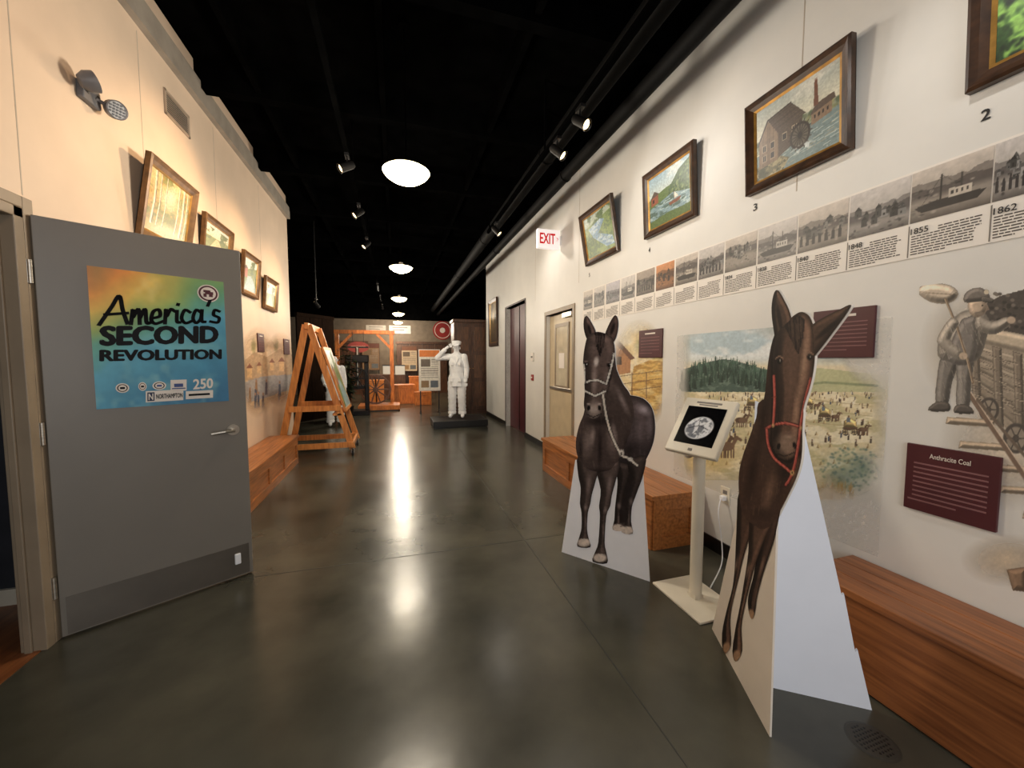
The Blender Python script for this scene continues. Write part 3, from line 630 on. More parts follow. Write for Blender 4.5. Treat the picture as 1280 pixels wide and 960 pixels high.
def p_valley(c):
    rn = random.Random(8)
    c.c[:] = (224, 222, 218); c.a[:] = .3
    ragged = .25*(fbm(c.X*.045+9, c.Y*.045+2)-.5)
    w = np.clip((c.ew(905, 500, 172, 118, .3)+c.ew(1015, 525, 110, 104, .4)*.95)*1.1+ragged*2, 0, 1)
    w = w*np.clip((c.X-850)/14, 0, 1)
    c.a = np.clip(np.maximum(c.a, w), 0, 1)
    c.put(w, (222, 210, 180)); sky = np.clip((458-c.Y)/14, 0, 1)*w; c.put(sky, (176, 194, 202)); c.blotch((226, 230, 230), .03, .06, .4, .6, sky)
    hill = (c.Y > 470-10*np.exp(-((c.X-1010)/70)**2)) & (c.Y < 500); c.put(hill.astype(float)*w, (186, 186, 146)); c.line([(985, 484), (1030, 478), (1096, 482)], 3, (120, 132, 100), .7)
    top = 462-13*np.exp(-((c.X-905)/55)**2)+.1*np.abs(c.X-905)
    c.put(((c.Y > top) & (c.Y < 490) & (c.X < 985)).astype(float)*w, (70, 90, 82)); c.blotch((100, 120, 108), .12, .2, .5, .62, ((c.Y > top) & (c.Y < 490) & (c.X < 985)).astype(float)*w)
    for k in range(380):
        t = k/380; x = 850+rn.random()*128; bt = 462-13*math.exp(-((x-905)/55)**2)+.1*abs(x-905); y = bt+3+t*27; h = 6+rn.random()*6+t*4; s = np.array(rn.choice(((28, 46, 40), (38, 60, 50), (48, 72, 60), (66, 88, 76))))*(1.25-.3*t)
        for q in range(3): c.poly([(x, y-h+q*h*.25), (x+h*(.07+.05*q), y-h*.55+q*h*.27), (x-h*(.07+.05*q), y-h*.55+q*h*.27)], s, .85)
    f = ((c.Y >= 490)).astype(float)*w; c.put(f, (216, 202, 166)); c.blotch((180, 174, 132), .025, .09, .5, .62, f, .6); c.blotch((232, 222, 194), .05, .14, .5, .62, f)
    for y in (502, 514, 530): c.line([(900, y), (1000, y-4), (1090, y+6)], 1.0, (172, 156, 118), .7)
    for row in range(8):                                    # shocks of wheat in rows
        y0 = 492+1.2*row*row+4*row; s = .9+row*.27
        for k in range(24-row):
            x = 882+(k+.5*(row % 2))*(9+row*1.1)+rn.random()*4; y = y0+rn.random()*3
            if x > 1094: continue
            c.poly([(x, y-2.4*s), (x+s, y), (x-s, y)], (222, 202, 154), .9); c.poly([(x, y-2.4*s), (x+.1*s, y), (x-s, y)], (140, 116, 80), .85)
    for k in range(170):                                    # harvesters among the shocks
        t = rn.random(); y = 492+66*t*t; x = 882+rn.random()*208; s = .9+1.5*t
        c.poly([(x-s*.5, y-2.6*s), (x+s*.5, y-2.6*s), (x+s*.6, y), (x-s*.6, y)], rn.choice(((92, 74, 60), (72, 80, 96), (122, 96, 72), (226, 220, 206), (68, 54, 48))), .95); c.ell(x, y-3.2*s, .5*s, .6*s, (110, 82, 64), .9, .4)
    c.ell(885, 570, 48, 26, (200, 178, 116), .7, .7)
    for ox, oy, sc in ((872, 556, 1.0), (906, 524, .62), (940, 506, .4), (1030, 520, .42), (1062, 536, .5), (1010, 506, .34)):
        c.relief([(ox-16*sc, oy-4*sc), (ox-14*sc, oy-20*sc), (ox+2*sc, oy-28*sc), (ox+18*sc, oy-18*sc), (ox+18*sc, oy-2*sc)], 9*sc, (206, 182, 126)); c.poly([(ox-18*sc, oy-4*sc), (ox+20*sc, oy-4*sc), (ox+19*sc, oy+4*sc), (ox-16*sc, oy+4*sc)], (96, 74, 58))
        for dx in (-11, 12):
            c.ell(ox+dx*sc, oy+8*sc, 8*sc, 9*sc, (64, 54, 46), 1, .1); c.ell(ox+dx*sc, oy+8*sc, 6*sc, 7*sc, (190, 172, 134), 1, .1); c.line([(ox+dx*sc-6*sc, oy+8*sc), (ox+dx*sc+6*sc, oy+8*sc)], 1.2, (64, 54, 46)); c.line([(ox+dx*sc, oy+sc), (ox+dx*sc, oy+15*sc)], 1.2, (64, 54, 46))
        for dx, cc in ((30, (88, 66, 52)), (37, (112, 88, 70))):
            c.ell(ox+dx*sc, oy+2*sc, 10*sc, 6*sc, cc, 1, .15); c.line([(ox+(dx+7)*sc, oy), (ox+(dx+12)*sc, oy-9*sc)], 4.5*sc, cc); c.line([(ox+(dx+12)*sc, oy-9*sc), (ox+(dx+17)*sc, oy-6*sc)], 3.5*sc, cc)
            for lx in (-7, -4, 5, 8): c.line([(ox+(dx+lx)*sc, oy+5*sc), (ox+(dx+lx)*sc, oy+16*sc)], 1.8*sc, cc)
        c.ell(ox-2*sc, oy-31*sc, 3*sc, 3.4*sc, (120, 90, 72), 1, .2); c.poly([(ox-6*sc, oy-28*sc), (ox+2*sc, oy-28*sc), (ox+3*sc, oy-16*sc), (ox-7*sc, oy-16*sc)], (104, 114, 126))
    c.ell(1062, 590, 46, 40, (126, 148, 134), .5, .9); c.ell(1050, 600, 22, 18, (84, 110, 108), .6, .9); c.ell(1078, 584, 20, 20, (92, 118, 112), .6, .9)
    for k in range(160):
        a_ = rn.random()*6.28; r_ = rn.random()**.5; c.ell(1064+38*r_*math.cos(a_), 586+28*r_*math.sin(a_), 2.6, 2.2, rn.choice(((64, 94, 94), (84, 114, 104), (116, 138, 116), (76, 104, 106), (150, 164, 136))), .6, .8)
    c.a = np.maximum(c.a, c.ew(1062, 590, 46, 40, .6)*.9)
    c.ell(1040, 612, 26, 20, (212, 172, 92), .6, 1)
    for k in range(40): x = 1018+rn.random()*50; c.line([(x, 624), (x+rn.random()*8-4, 602+rn.random()*8)], 1, (176, 136, 70), .6)
    c.ell(1003, 575, 40, 24, (196, 188, 142), .6, .9)
    c.noise(.08, .4); fade = np.clip((645-c.Y)/50, 0, 1); c.a = np.where((c.Y > 600) & (c.X < 1010), np.minimum(c.a, .3), c.a); c.a = np.minimum(c.a, .3+.7*fade)
mural('wall_mural', 846, 408, 1113, 648, 340, 300, p_valley, 'watercolour mural of a harvest valley with pine ridge behind the kiosk')
def p_miner(c):
    rn = random.Random(5)
    c.a[:] = 0; c.c[:] = (196, 192, 188)
    def mk(w, col): c.put(w, col); c.a = np.maximum(c.a, w)
    def P(pts, col, al=1): mk(c.inside(pts)*.98*al, col)
    def R(pts, w, col, amp=.9, sm=True):
        pts = smooth_poly(pts, 3) if sm else pts
        c.a = np.maximum(c.a, c.inside(pts)*.98); c.relief(pts, w, col, amp, (-.5, -.6), .28)
    def E_(cx, cy, rx, ry, col, soft=.3, rot=0): mk(c.ew(cx, cy, rx, ry, soft, rot), col)
    def Ln(pts, wd, col): mk(c.lw(pts, wd), col)
    E_(1222, 435, 74, 80, (206, 200, 192), .9); E_(1260, 560, 90, 80, (212, 204, 194), .9); E_(1260, 700, 60, 34, (204, 192, 174), .9)
    # mine cart with coal
    P([(1222, 402), (1232, 380), (1250, 370), (1345, 344), (1345, 432), (1226, 412)], (64, 60, 60))
    for k in range(110): E_(1228+rn.random()*112, 366+rn.random()*44, 3.5, 2.6, rn.choice(((46, 44, 44), (78, 74, 74), (106, 100, 98))), .4)
    P([(1208, 422), (1345, 456), (1345, 640), (1226, 498)], (156, 146, 134))
    R([(1206, 404), (1345, 431), (1345, 456), (1204, 424)], 7, (196, 184, 166), .9, False)
    for k in range(4): R([(1210+k*3, 429+k*16), (1345, 464+k*34), (1345, 494+k*34), (1213+k*3, 443+k*16)], 4, (164-8*k, 154-8*k, 142-8*k), .9, False)
    for x in (1212, 1240, 1266, 1300): R([(x, 424+(x-1208)*.26), (x+12, 427+(x-1208)*.26), (x+15, 508+(x-1208)*.85), (x+4, 498+(x-1208)*.85)], 4, (124, 114, 104), .9, False)
    for k in range(160):
        x = 1212+rn.random()*120; y = 432+(x-1208)*.3+rn.random()*70; Ln([(x, y), (x+10, y+3)], .7, rn.choice(((104, 94, 88), (176, 166, 152), (88, 80, 74))))
    for x, y, r in ((1236, 512, 16), (1270, 548, 20), (1318, 600, 25)):
        E_(x, y, r*.85, r, (70, 66, 66), .1); E_(x, y, r*.62, r*.77, (142, 134, 126), .1); E_(x, y, r*.22, r*.27, (60, 56, 58), .2)
        for q in range(3): Ln([(x-r*.6*math.cos(q*1.05), y-r*.75*math.sin(q*1.05)), (x+r*.6*math.cos(q*1.05), y+r*.75*math.sin(q*1.05))], 1.8, (74, 70, 68))
    # rails and ties
    for x, y in ((1184, 526), (1200, 556), (1226, 584), (1252, 612), (1280, 644)): R([(x, y-5), (x+60, y-1), (x+58, y+8), (x-2, y+4)], 5, (178, 160, 140), .9, False)
    Ln([(1202, 478), (1340, 684)], 6, (120, 92, 78)); Ln([(1204, 476), (1342, 680)], 1.4, (206, 186, 170)); Ln([(1222, 500), (1340, 640)], 4, (104, 88, 78))
    # miner leaning to the cart, shovel over his shoulder
    R([(1147, 364), (1160, 354), (1188, 357), (1198, 368), (1186, 379), (1162, 377)], 9, (204, 192, 178), 1.2); Ln([(1158, 366), (1190, 368)], 1.4, (150, 138, 124))
    R([(1178, 444), (1199, 448), (1190, 478), (1184, 508), (1170, 506), (1171, 474)], 8, (110, 110, 114)); R([(1196, 446), (1217, 446), (1214, 478), (1211, 510), (1196, 509), (1196, 476)], 8, (120, 120, 124))
    R([(1171, 502), (1186, 504), (1186, 514), (1160, 513)], 4, (80, 76, 76)); R([(1196, 506), (1211, 507), (1217, 517), (1193, 516)], 4, (80, 76, 76))
    R([(1186, 408), (1200, 391), (1220, 387), (1236, 398), (1233, 424), (1219, 452), (1177, 450), (1173, 428)], 14, (138, 135, 134))
    R([(1199, 405), (1208, 397), (1222, 399), (1217, 452), (1184, 450)], 8, (116, 115, 120), .7)
    Ln([(1182, 374), (1196, 408), (1210, 452), (1216, 478)], 3.2, (120, 98, 78)); Ln([(1181, 374), (1195, 408), (1209, 452), (1215, 478)], 1.0, (190, 168, 140))
    R([(1188, 398), (1199, 404), (1188, 424), (1202, 438), (1198, 450), (1176, 434), (1172, 422)], 7, (160, 157, 155)); R([(1222, 393), (1240, 402), (1258, 396), (1264, 404), (1244, 418), (1220, 411)], 8, (152, 149, 147))
    E_(1264, 400, 6, 5, (190, 168, 150), .2); E_(1204, 445, 6, 5, (190, 168, 150), .2)
    R([(1211, 376), (1228, 371), (1234, 381), (1232, 391), (1221, 397), (1212, 391)], 7, (192, 170, 152)); E_(1224, 392, 7, 3, (120, 108, 100), .4); E_(1228, 382, 1.6, 1.3, (60, 54, 52), .3); Ln([(1234, 382), (1236, 387), (1232, 388)], 1.4, (130, 110, 100))
    R([(1206, 378), (1208, 365), (1224, 359), (1236, 367), (1234, 375)], 6, (106, 103, 105)); R([(1228, 370), (1242, 374), (1240, 379), (1228, 377)], 3, (84, 82, 82)); E_(1233, 365, 3.4, 3.4, (206, 198, 176), .2)
    body = [(1170, 396), (1234, 396), (1216, 506), (1171, 506)]
    for k in range(120):
        x = 1172+rn.random()*56; y = 398+rn.random()*106; ww = c.lw([(x, y), (x+2.5, y+7)], .8)*c.inside(body); c.put(ww, rn.choice(((88, 86, 86), (160, 157, 155))), .5)
    R([(1258, 712), (1284, 708), (1284, 740), (1266, 738)], 8, (140, 108, 82), .9, False); c.noise(.1, .3); c.desat(.4, (1.05, 1, .93)); c.c = c.c*.92+np.array((210, 200, 184))*.08; c.a *= .94
mural('wall_mural', 1144, 345, 1340, 745, 320, 380, p_miner, 'grey mural of a miner shovelling beside a coal cart at right')
def plaque(x0, y0, x1, y1, label, title=None, lines=6, wall=XR):
    s = 1 if wall > 0 else -1
    ym = (y0+y1)/2
    ya, yb = on_x(x0, ym, wall).y, on_x(x1, ym, wall).y; xm = (x0+x1)/2
    z1, z0 = on_x(xm, y0, wall).z, on_x(xm, y1, wall).z
    t = thing('information_plaque', (wall, (ya+yb)/2, z0), label, 'plaque', 'maroon information plaques')
    r = V((0, yb-ya, 0)); O = V((wall, ya, z0)); n = V((-s, 0, 0))
    MB().prism([O, O+r, O+r+V((0,0,z1-z0)), O+V((0,0,z1-z0))], n*.014).build('plate', MAROON, t, bevel=.002)
    h = z1-z0; mb = MB(); f = O+n*.0146
    for k in range(lines):
        zz = h*(.16+.56*k/max(lines-1, 1)); e = .1 if k else .35
        mb.obox(f+r*(.5-(e/2 if k == 0 else 0))+V((0,0,zz)), r*(.5-.1-(e/2-.05 if k == 0 else 0)), n*.0005, V((0,0,h*.011)))
    mb.build('text_lines', mat('dim_print', (124, 84, 86), .6), t)
    if title: text('title_text', title, f+r*.28+V((0,0,h*.82)), f+r*.72+V((0,0,h*.82)), f+r*.28+V((0,0,h*.89)), TEXTW, t, .01)
    else: MB().obox(f+r*.5+V((0,0,h*.86)), r*.22, n*.0005, V((0,0,h*.025))).build('title_line', TEXTW, t)
plaque(1133, 562, 1252, 650, 'large maroon plaque with white title below the miner mural, right edge', 'Anthracite Coal', 9)
plaque(1018, 386, 1095, 447, 'maroon plaque behind the ears of the nearer horse cutout', None, 8)
plaque(800, 412, 829, 447, 'small maroon plaque beside the farmhouse mural on the right wall')
plaque(321, 417, 329, 440, 'nearer small maroon plaque over the left wall mural', wall=XL, lines=5)
plaque(354, 424, 361, 443, 'farther small maroon plaque over the left wall mural', wall=XL, lines=5)
def p_leftm(c):
    rn = random.Random(4)
    c.c[:] = (228, 204, 174); c.a[:] = 0
    w = np.clip(c.ew(322, 465, 26, 58, .5)+c.ew(350, 462, 22, 48, .5), 0, 1); c.a = w*.95
    c.grad(410, (226, 204, 176), 510, (196, 164, 126))
    c.poly([(304, 452), (318, 440), (334, 446), (350, 436), (366, 444), (366, 470), (304, 476)], (178, 150, 118)); c.poly([(304, 478), (330, 470), (366, 468), (366, 486), (304, 506)], (142, 146, 156), .8)
    for x, y, s in ((312, 466, 6), (324, 462, 5), (340, 458, 5), (352, 458, 6)):
        c.poly([(x-s*.5, y-s), (x+s*.5, y-s), (x+s*.5, y+s), (x-s*.5, y+s)], (206, 170, 124)); c.poly([(x-s*.7, y-s), (x, y-2*s), (x+s*.7, y-s)], (124, 72, 52))
    for k in range(9):
        x = 308+rn.random()*52; y = 484+rn.random()*20; cc = rn.choice(((76, 66, 80), (110, 70, 56), (64, 74, 96), (140, 106, 70)))
        c.poly([(x-1.2, y-8), (x+1.2, y-8), (x+1.6, y+8), (x-1.6, y+8)], cc); c.ell(x, y-10, 1.3, 2.2, (150, 112, 86), 1, .3)
    for x, y in ((317, 432), (345, 430), (358, 436)): c.ell(x, y, 4, 12, (128, 122, 72), .8, .6)
    c.noise(.15, .5)
a = on_x(303, 450, XL); b_ = on_x(366, 450, XL)
tag(panel('wall_mural', V((XL+.002, a.y, .66)), V((0, b_.y-.05-a.y, 0)), V((0, 0, 1.3)), 150, 110, p_leftm, None, VCA, True), 'faded watercolour mural on the left wall above the left bench', 'mural')
# ================================================================== BENCHES
def bench(x0, x1, y0, y1, h, label, wallside, framed=True, m=WOODB):
    t = thing('storage_bench', ((x0+x1)/2, (y0+y1)/2, 0), label, 'bench')
    fx = x0 if wallside > 0 else x1
    s = 1 if wallside > 0 else -1
    MB().box((min(x0, x1)+(.03 if s > 0 else 0), y0+.03, 0), (max(x0, x1)-(.03 if s < 0 else 0), y1-.03, h-.035)).build('box_body', m, t, bevel=.004)
    w = (x1-x0)/3
    for k in range(3): MB().box((x0+k*w+.001, y0, h-.035), (x0+(k+1)*w-.001, y1, h)).build('seat_plank', m, t, bevel=.004)
    xf = fx+s*.03
    mb = MB()
    if framed:
        for z0_, z1_ in ((0.0, .09), (h-.125, h-.035)): mb.box((min(xf-s*.016, xf), y0+.03, z0_), (max(xf-s*.016, xf), y1-.03, z1_))
        n = max(2, int(round((y1-y0)/.75)))
        for k in range(n+1):
            yy = y0+.03+(y1-y0-.13)*k/n; mb.box((min(xf-s*.015, xf), yy, .09), (max(xf-s*.015, xf), yy+.07, h-.125))
        mb.build('face_frame', m, t, bevel=.002)
    else:
        MB().box((min(xf-s*.012, xf), y0+.03, .01), (max(xf-s*.012, xf), y1-.03, h-.035)).build('front_board', m, t, bevel=.002)
    for yy in (y0+.03, y1-.03):
        d = -.016 if yy < (y0+y1)/2 else .016
        mb = MB()
        lo, hi = min(yy, yy+d), max(yy, yy+d)
        for a_, b2 in ((x0+.03, x0+.1), (x1-.1, x1-.03)): mb.box((a_, lo, 0), (b2, hi, h-.035))
        for a_, b2 in ((0, .09), (h-.125, h-.035)): mb.box((x0+.1, lo, a_), (x1-.1, hi, b2))
        mb.build('end_frame', m, t, bevel=.002)
    return t
bench(1.78, XR-.013, 2.34, 4.6, .42, 'wooden storage bench against the right wall behind the far horse cutout', 1)
bench(1.87, XR-.013, -1.2, 1.33, .42, 'wooden storage bench along the right wall at lower right corner of photo', 1, False, WOODR)
bench(XL+.013, -1.3, 4.0, 5.9, .39, 'wooden storage bench on the left wall beyond the grey door', -1)
# ================================================================== HORSE CUTOUTS
def cutout_layer(name, polys, p0, n, m, parent, paint, step, e):
    u = V((0,0,1)); r = n.cross(u).normalized()
    pts = []; faces = []
    for poly in polys:
        f = []; k = len(poly)
        for i in range(k):
            a, b = poly[i], poly[(i+1) % k]; m_ = max(1, int(math.hypot(b[0]-a[0], b[1]-a[1])/4))
            for j in range(m_):
                q = on_plane(a[0]+(b[0]-a[0])*j/m_, a[1]+(b[1]-a[1])*j/m_, p0, n)-p0
                f.append(len(pts)); pts.append((q.dot(r), q.z))
        faces.append(f)
    A_ = np.array(pts); S, Z = np.meshgrid(np.arange(A_[:, 0].min(), A_[:, 0].max(), step), np.arange(A_[:, 1].min(), A_[:, 1].max(), step))
    S = S.ravel()+np.random.default_rng(2).normal(0, step*.1, S.size); Z = Z.ravel()
    ins = np.zeros(len(S), bool); cv = Cv(S, Z, (0, 0, 0))
    for f in faces: ins |= cv.inside([pts[i] for i in f])
    allp = [V((x, y)) for x, y in pts]+[V((x, y)) for x, y in zip(S[ins], Z[ins])]
    vo, eo, fo, _, _, _ = delaunay_2d_cdt(allp, [], faces, 1, 1e-6)
    P = [p0+r*v[0]+u*v[1]+n*e for v in vo]
    me = bpy.data.meshes.new(name); me.from_pydata([tuple(p) for p in P], [], [tuple(f) for f in fo])
    X, Y = project(np.array([tuple(p-n*e) for p in P])); cv = Cv(X, Y, (40, 34, 34)); paint(cv); setcol(me, cv)
    return link(name, me, m, parent)
def boards(polys, p0, n, name, m, parent, th=.012):
    mb = MB()
    for poly in polys: mb.prism([on_plane(x, y, p0, n) for x, y in poly], -n*th)
    return mb.build(name, m, parent)
# ---- far horse
a = floor_at(702, 690); b_ = floor_at(812, 727)
n1_ = (b_-a).cross(V((0,0,1))).normalized()
if n1_.dot(CAM-a) < 0: n1_ = -n1_
earL1 = smooth_poly([(730,399),(734,395),(740,404),(745,416),(741,426),(734,424),(730,412)])
earR1 = smooth_poly([(756,420),(762,404),(769,394),(773,401),(772,416),(767,428),(759,430)])
hd1 = smooth_poly([(735,421),(745,415),(757,417),(766,424),(769,440),(768,458),(764,474),(760,490),(757,504),(752,517),(742,524),(734,519),(730,507),(731,490),(730,470),(729,452),(731,434)])
nk1 = smooth_poly([(734,470),(765,440),(771,462),(779,480),(788,494),(792,520),(782,556),(766,584),(748,590),(731,584),(722,570),(720,552),(724,532),(731,512)])
br1 = smooth_poly([(768,492),(788,494),(804,498),(815,510),(819,530),(817,552),(809,572),(800,584),(784,589),(764,588),(756,560),(760,520)])
lgs1 = [smooth_poly(p_, 3) for p_ in ([(770,578),(788,582),(785,600),(780,616),(778,630),(775,641),(776,653),(779,663),(766,662),(768,650),(769,634),(771,616),(772,600)],
       [(785,576),(807,570),(804,594),(798,611),(794,622),(790,634),(789,652),(791,667),(777,665),(781,652),(782,634),(785,618),(788,600)],
       [(723,570),(748,580),(745,600),(740,618),(738,630),(735,641),(734,661),(736,673),(738,684),(722,683),(724,672),(727,660),(727,641),(725,629),(726,610),(723,594)],
       [(746,580),(774,576),(770,600),(765,619),(763,632),(758,645),(756,678),(758,690),(759,704),(741,702),(744,690),(748,678),(750,645),(749,632),(751,612)])]
t = thing('horse_cutout', (a+b_)/2, 'freestanding photo cutout of a black horse facing forward with white lead rope', 'cutout')
boards([earL1, earR1, hd1, nk1, br1, [(719,575),(702,690),(812,727),(803,580)]], a, n1_, 'board', WHITEB, t, .008)
def hair(c, n, box, vec, col, al, seed):
    rn = random.Random(seed)
    for k in range(n):
        x = box[0]+rn.random()*(box[2]-box[0]); y = box[1]+rn.random()*(box[3]-box[1]); c.line([(x, y), (x+vec[0]*(.5+rn.random()), y+vec[1]*(.5+rn.random()))], 1.3, col, al)
def p_h1(c):
    L = (.4, -.7)
    c.c[:] = (40, 33, 32)
    c.relief(br1, 26, (74, 64, 65), .8, L, .35); c.ell(805, 512, 13, 8, (190, 178, 184), .8, 1, 28); c.ell(812, 532, 6, 22, (142, 129, 133), .65, 1); c.ell(788, 562, 20, 16, (30, 24, 24), .8, 1); c.ell(784, 520, 9, 26, (46, 38, 38), .7, 1, 10); c.ell(800, 538, 8, 20, (116, 104, 106), .6, 1)
    for lg, b_c in zip(lgs1, ((58, 49, 46), (62, 53, 50), (80, 68, 64), (82, 70, 66))): c.relief(lg, 9, b_c, .9, L, .4)
    w = c.inside(nk1).astype(float); c.put(w, (68, 57, 54))
    for e in ((735, 552, 10, 26, (134, 118, 112), .85, 6), (765, 552, 10, 26, (126, 110, 106), .8, -6), (741, 545, 4, 16, (184, 167, 160), .6, 6), (768, 540, 4, 18, (168, 151, 147), .55, -8), (778, 500, 5, 26, (160, 143, 140), .7, -24), (764, 480, 6, 30, (98, 85, 82), .7, -16), (750, 560, 4, 34, (28, 22, 22), .85, 0), (750, 526, 22, 8, (28, 22, 22), .85, 0), (726, 562, 4, 20, (30, 24, 24), .7, 0), (750, 590, 26, 7, (26, 20, 20), .8, 0), (783, 560, 6, 26, (26, 20, 20), .7, 8)):
        c.put(w*c.ew(e[0], e[1], e[2], e[3], 1, e[6]), e[4], e[5])
    for x, y in ((731, 634), (756, 637), (773, 632), (788, 627)): c.ell(x+1, y, 3.5, 6, (146, 130, 125), .7, .9)
    for x, y in ((731, 654), (753, 664), (772, 650), (785, 648)): c.ell(x+1.4, y, 1.3, 12, (130, 114, 110), .7, .8)
    for x, y in ((733, 604), (759, 606)): c.ell(x+3, y, 4, 18, (142, 125, 121), .65, 1, 6)
    for e in (earL1, earR1): c.relief(e, 6, (86, 70, 66), .9, L)
    c.ell(737, 412, 2.6, 9, (24, 18, 18), .9, .5, -14); c.ell(766, 411, 2.8, 10, (24, 18, 18), .9, .5, 18)
    c.relief(hd1, 11, (88, 74, 70), .9, L, .4); hh = c.inside(hd1).astype(float)
    for e in ((743, 474, 5, 30, (164, 146, 140), .8, 2), (763, 470, 4, 28, (36, 29, 28), .85, 0), (732, 476, 2.6, 24, (46, 37, 36), .8, 0), (758, 474, 4, 16, (130, 114, 109), .6, 0), (742, 436, 9, 10, (108, 92, 88), .7, 0), (752, 492, 3, 12, (52, 43, 41), .7, 10)):
        c.put(hh*c.ew(e[0], e[1], e[2], e[3], .95, e[6]), e[4], e[5])
    c.poly([(743, 415), (757, 417), (755, 432), (750, 446), (746, 436)], (24, 18, 18), .95); hair(c, 14, (745, 416, 756, 424), (-1.5, 14), (80, 67, 64), .6, 1)
    c.put(hh*c.ew(745.5, 452, 4, 8, .6, 8), (206, 196, 190), .9)
    c.put(hh*c.ew(742.5, 512, 12, 13, .7), (172, 158, 150), .9); c.put(hh*c.ew(742, 519, 8, 5, .6), (126, 112, 106), .8)
    for x in (736, 749.5): c.ell(x, 510, 2.4, 3.8, (14, 11, 11), 1, .3, 10 if x < 740 else -10); c.ell(x, 505, 3, 1.4, (190, 176, 170), .7, .6)
    c.line([(734, 518), (742, 521.5), (752, 517)], 1.2, (30, 24, 24))
    for x, y in ((732.5, 456), (762, 457)): c.ell(x, y-1, 4.4, 3.6, (34, 26, 25), 1, .4); c.ell(x, y, 2.6, 2.2, (5, 4, 4), 1, .3); c.ell(x+.8, y-1, .9, .8, (220, 220, 224), 1, .5); c.ell(x, y-4, 4, 1.4, (132, 115, 111), .8, .6)
    W = (218, 214, 206)
    for p_ in ([(731, 479), (737, 476), (747, 475), (758, 480)], [(758, 480), (764, 460), (768, 442)], [(731, 479), (730, 456)], [(732, 489), (744, 495), (757, 489)]): c.line(p_, 3.2, (24, 18, 18)); c.line(p_, 2.0, W)
    RP = crom([(754, 494), (757, 515), (764, 542), (776, 567), (786, 573), (797, 582)], 6)
    c.line(RP, 4.2, (24, 19, 19), .8); c.line(RP, 2.6, (214, 206, 194)); c.ell(777, 566, 4, 5, (222, 214, 204), 1, .4); c.ell(777, 567, 1.6, 2.4, (60, 52, 50), .9, .4); c.ell(788, 574, 4, 3, (214, 208, 200), 1, .4)
    for x, y in ((730, 678), (750, 697), (773, 660), (784, 663)): c.ell(x, y, 10, 6.5, (214, 198, 184), .95, .35); c.line([(x-8, y-5.5), (x+8, y-5.5)], 1.4, (60, 48, 44), .7)
    hair(c, 60, (722, 500, 815, 585), (1, 7), (126, 110, 108), .16, 2); c.noise(.16, .35, .5)
PHOTO = vcol('matt_photo_print', .6, spec=.12)
cutout_layer('printed_horse', [earL1, earR1, hd1, nk1, br1]+lgs1, a, n1_, PHOTO, t, p_h1, .007, .002)
r1 = n1_.cross(V((0,0,1))).normalized(); c1 = (a+b_)/2-n1_*.009
MB().prism([c1+V((0,0,0))-r1*.006, c1-n1_*.34-r1*.006, c1+V((0,0,.95))-r1*.006], r1*.012).build('strut', WHITEB, t)
# ---- near horse
a = floor_at(890, 786); b_ = floor_at(962, 921)
n2_ = (b_-a).cross(V((0,0,1))).normalized()
if n2_.dot(CAM-a) < 0: n2_ = -n2_
earA = smooth_poly([(968,367),(973,363),(981,376),(988,392),(990,410),(986,428),(972,428),(967,408),(965,385)])
earB = smooth_poly([(1064,381),(1058,393),(1042,415),(1026,436),(1014,448),(1008,432),(1015,408),(1032,396),(1050,387)])
hd2 = smooth_poly([(969,418),(985,402),(995,393),(1004,390),(1013,397),(1018,414),(1019,440),(1017,464),(1012,486),(1006,505),(1002,525),(1001,545),(992,560),(970,562),(956,550),(953,515),(957,490),(961,452)])
face2 = smooth_poly([(973,416),(985,403),(995,394),(1004,391),(1012,398),(1017,414),(1018,440),(1016,464),(1011,486),(1005,506),(1002,526),(1001,546),(998,562),(990,573),(979,574),(970,566),(966,550),(967,530),(969,508),(969,484),(967,460),(968,436)])
bd2 = smooth_poly([(953,500),(1000,498),(1003,540),(1002,572),(996,596),(987,616),(978,634),(968,652),(955,662),(942,656),(931,646),(925,625),(924,595),(929,570),(938,545),(946,522)])
lgs2 = [smooth_poly(p_, 3) for p_ in ([(925,612),(946,636),(938,668),(929,700),(924,722),(917,750),(913,775),(914,806),(905,817),(903,792),(909,762),(916,735),(919,708),(921,665)],
       [(956,640),(976,630),(970,668),(960,700),(953,722),(947,745),(944,765),(940,774),(936,762),(936,745),(942,722),(946,700),(952,670)],
       [(940,636),(972,636),(957,672),(946,702),(940,722),(931,760),(927,785),(928,813),(920,827),(916,814),(920,785),(925,760),(931,725),(936,690)])]
t = thing('horse_cutout', (a+b_)/2, 'nearest photo cutout of a brown horse with red halter, white back strut', 'cutout')
boards([earA, earB, hd2, bd2, [(926,625),(890,786),(962,921),(971,640)]], a, n2_, 'board', mat('shaded_foam_board', (222, 212, 200), .6, var=.02), t, .007)
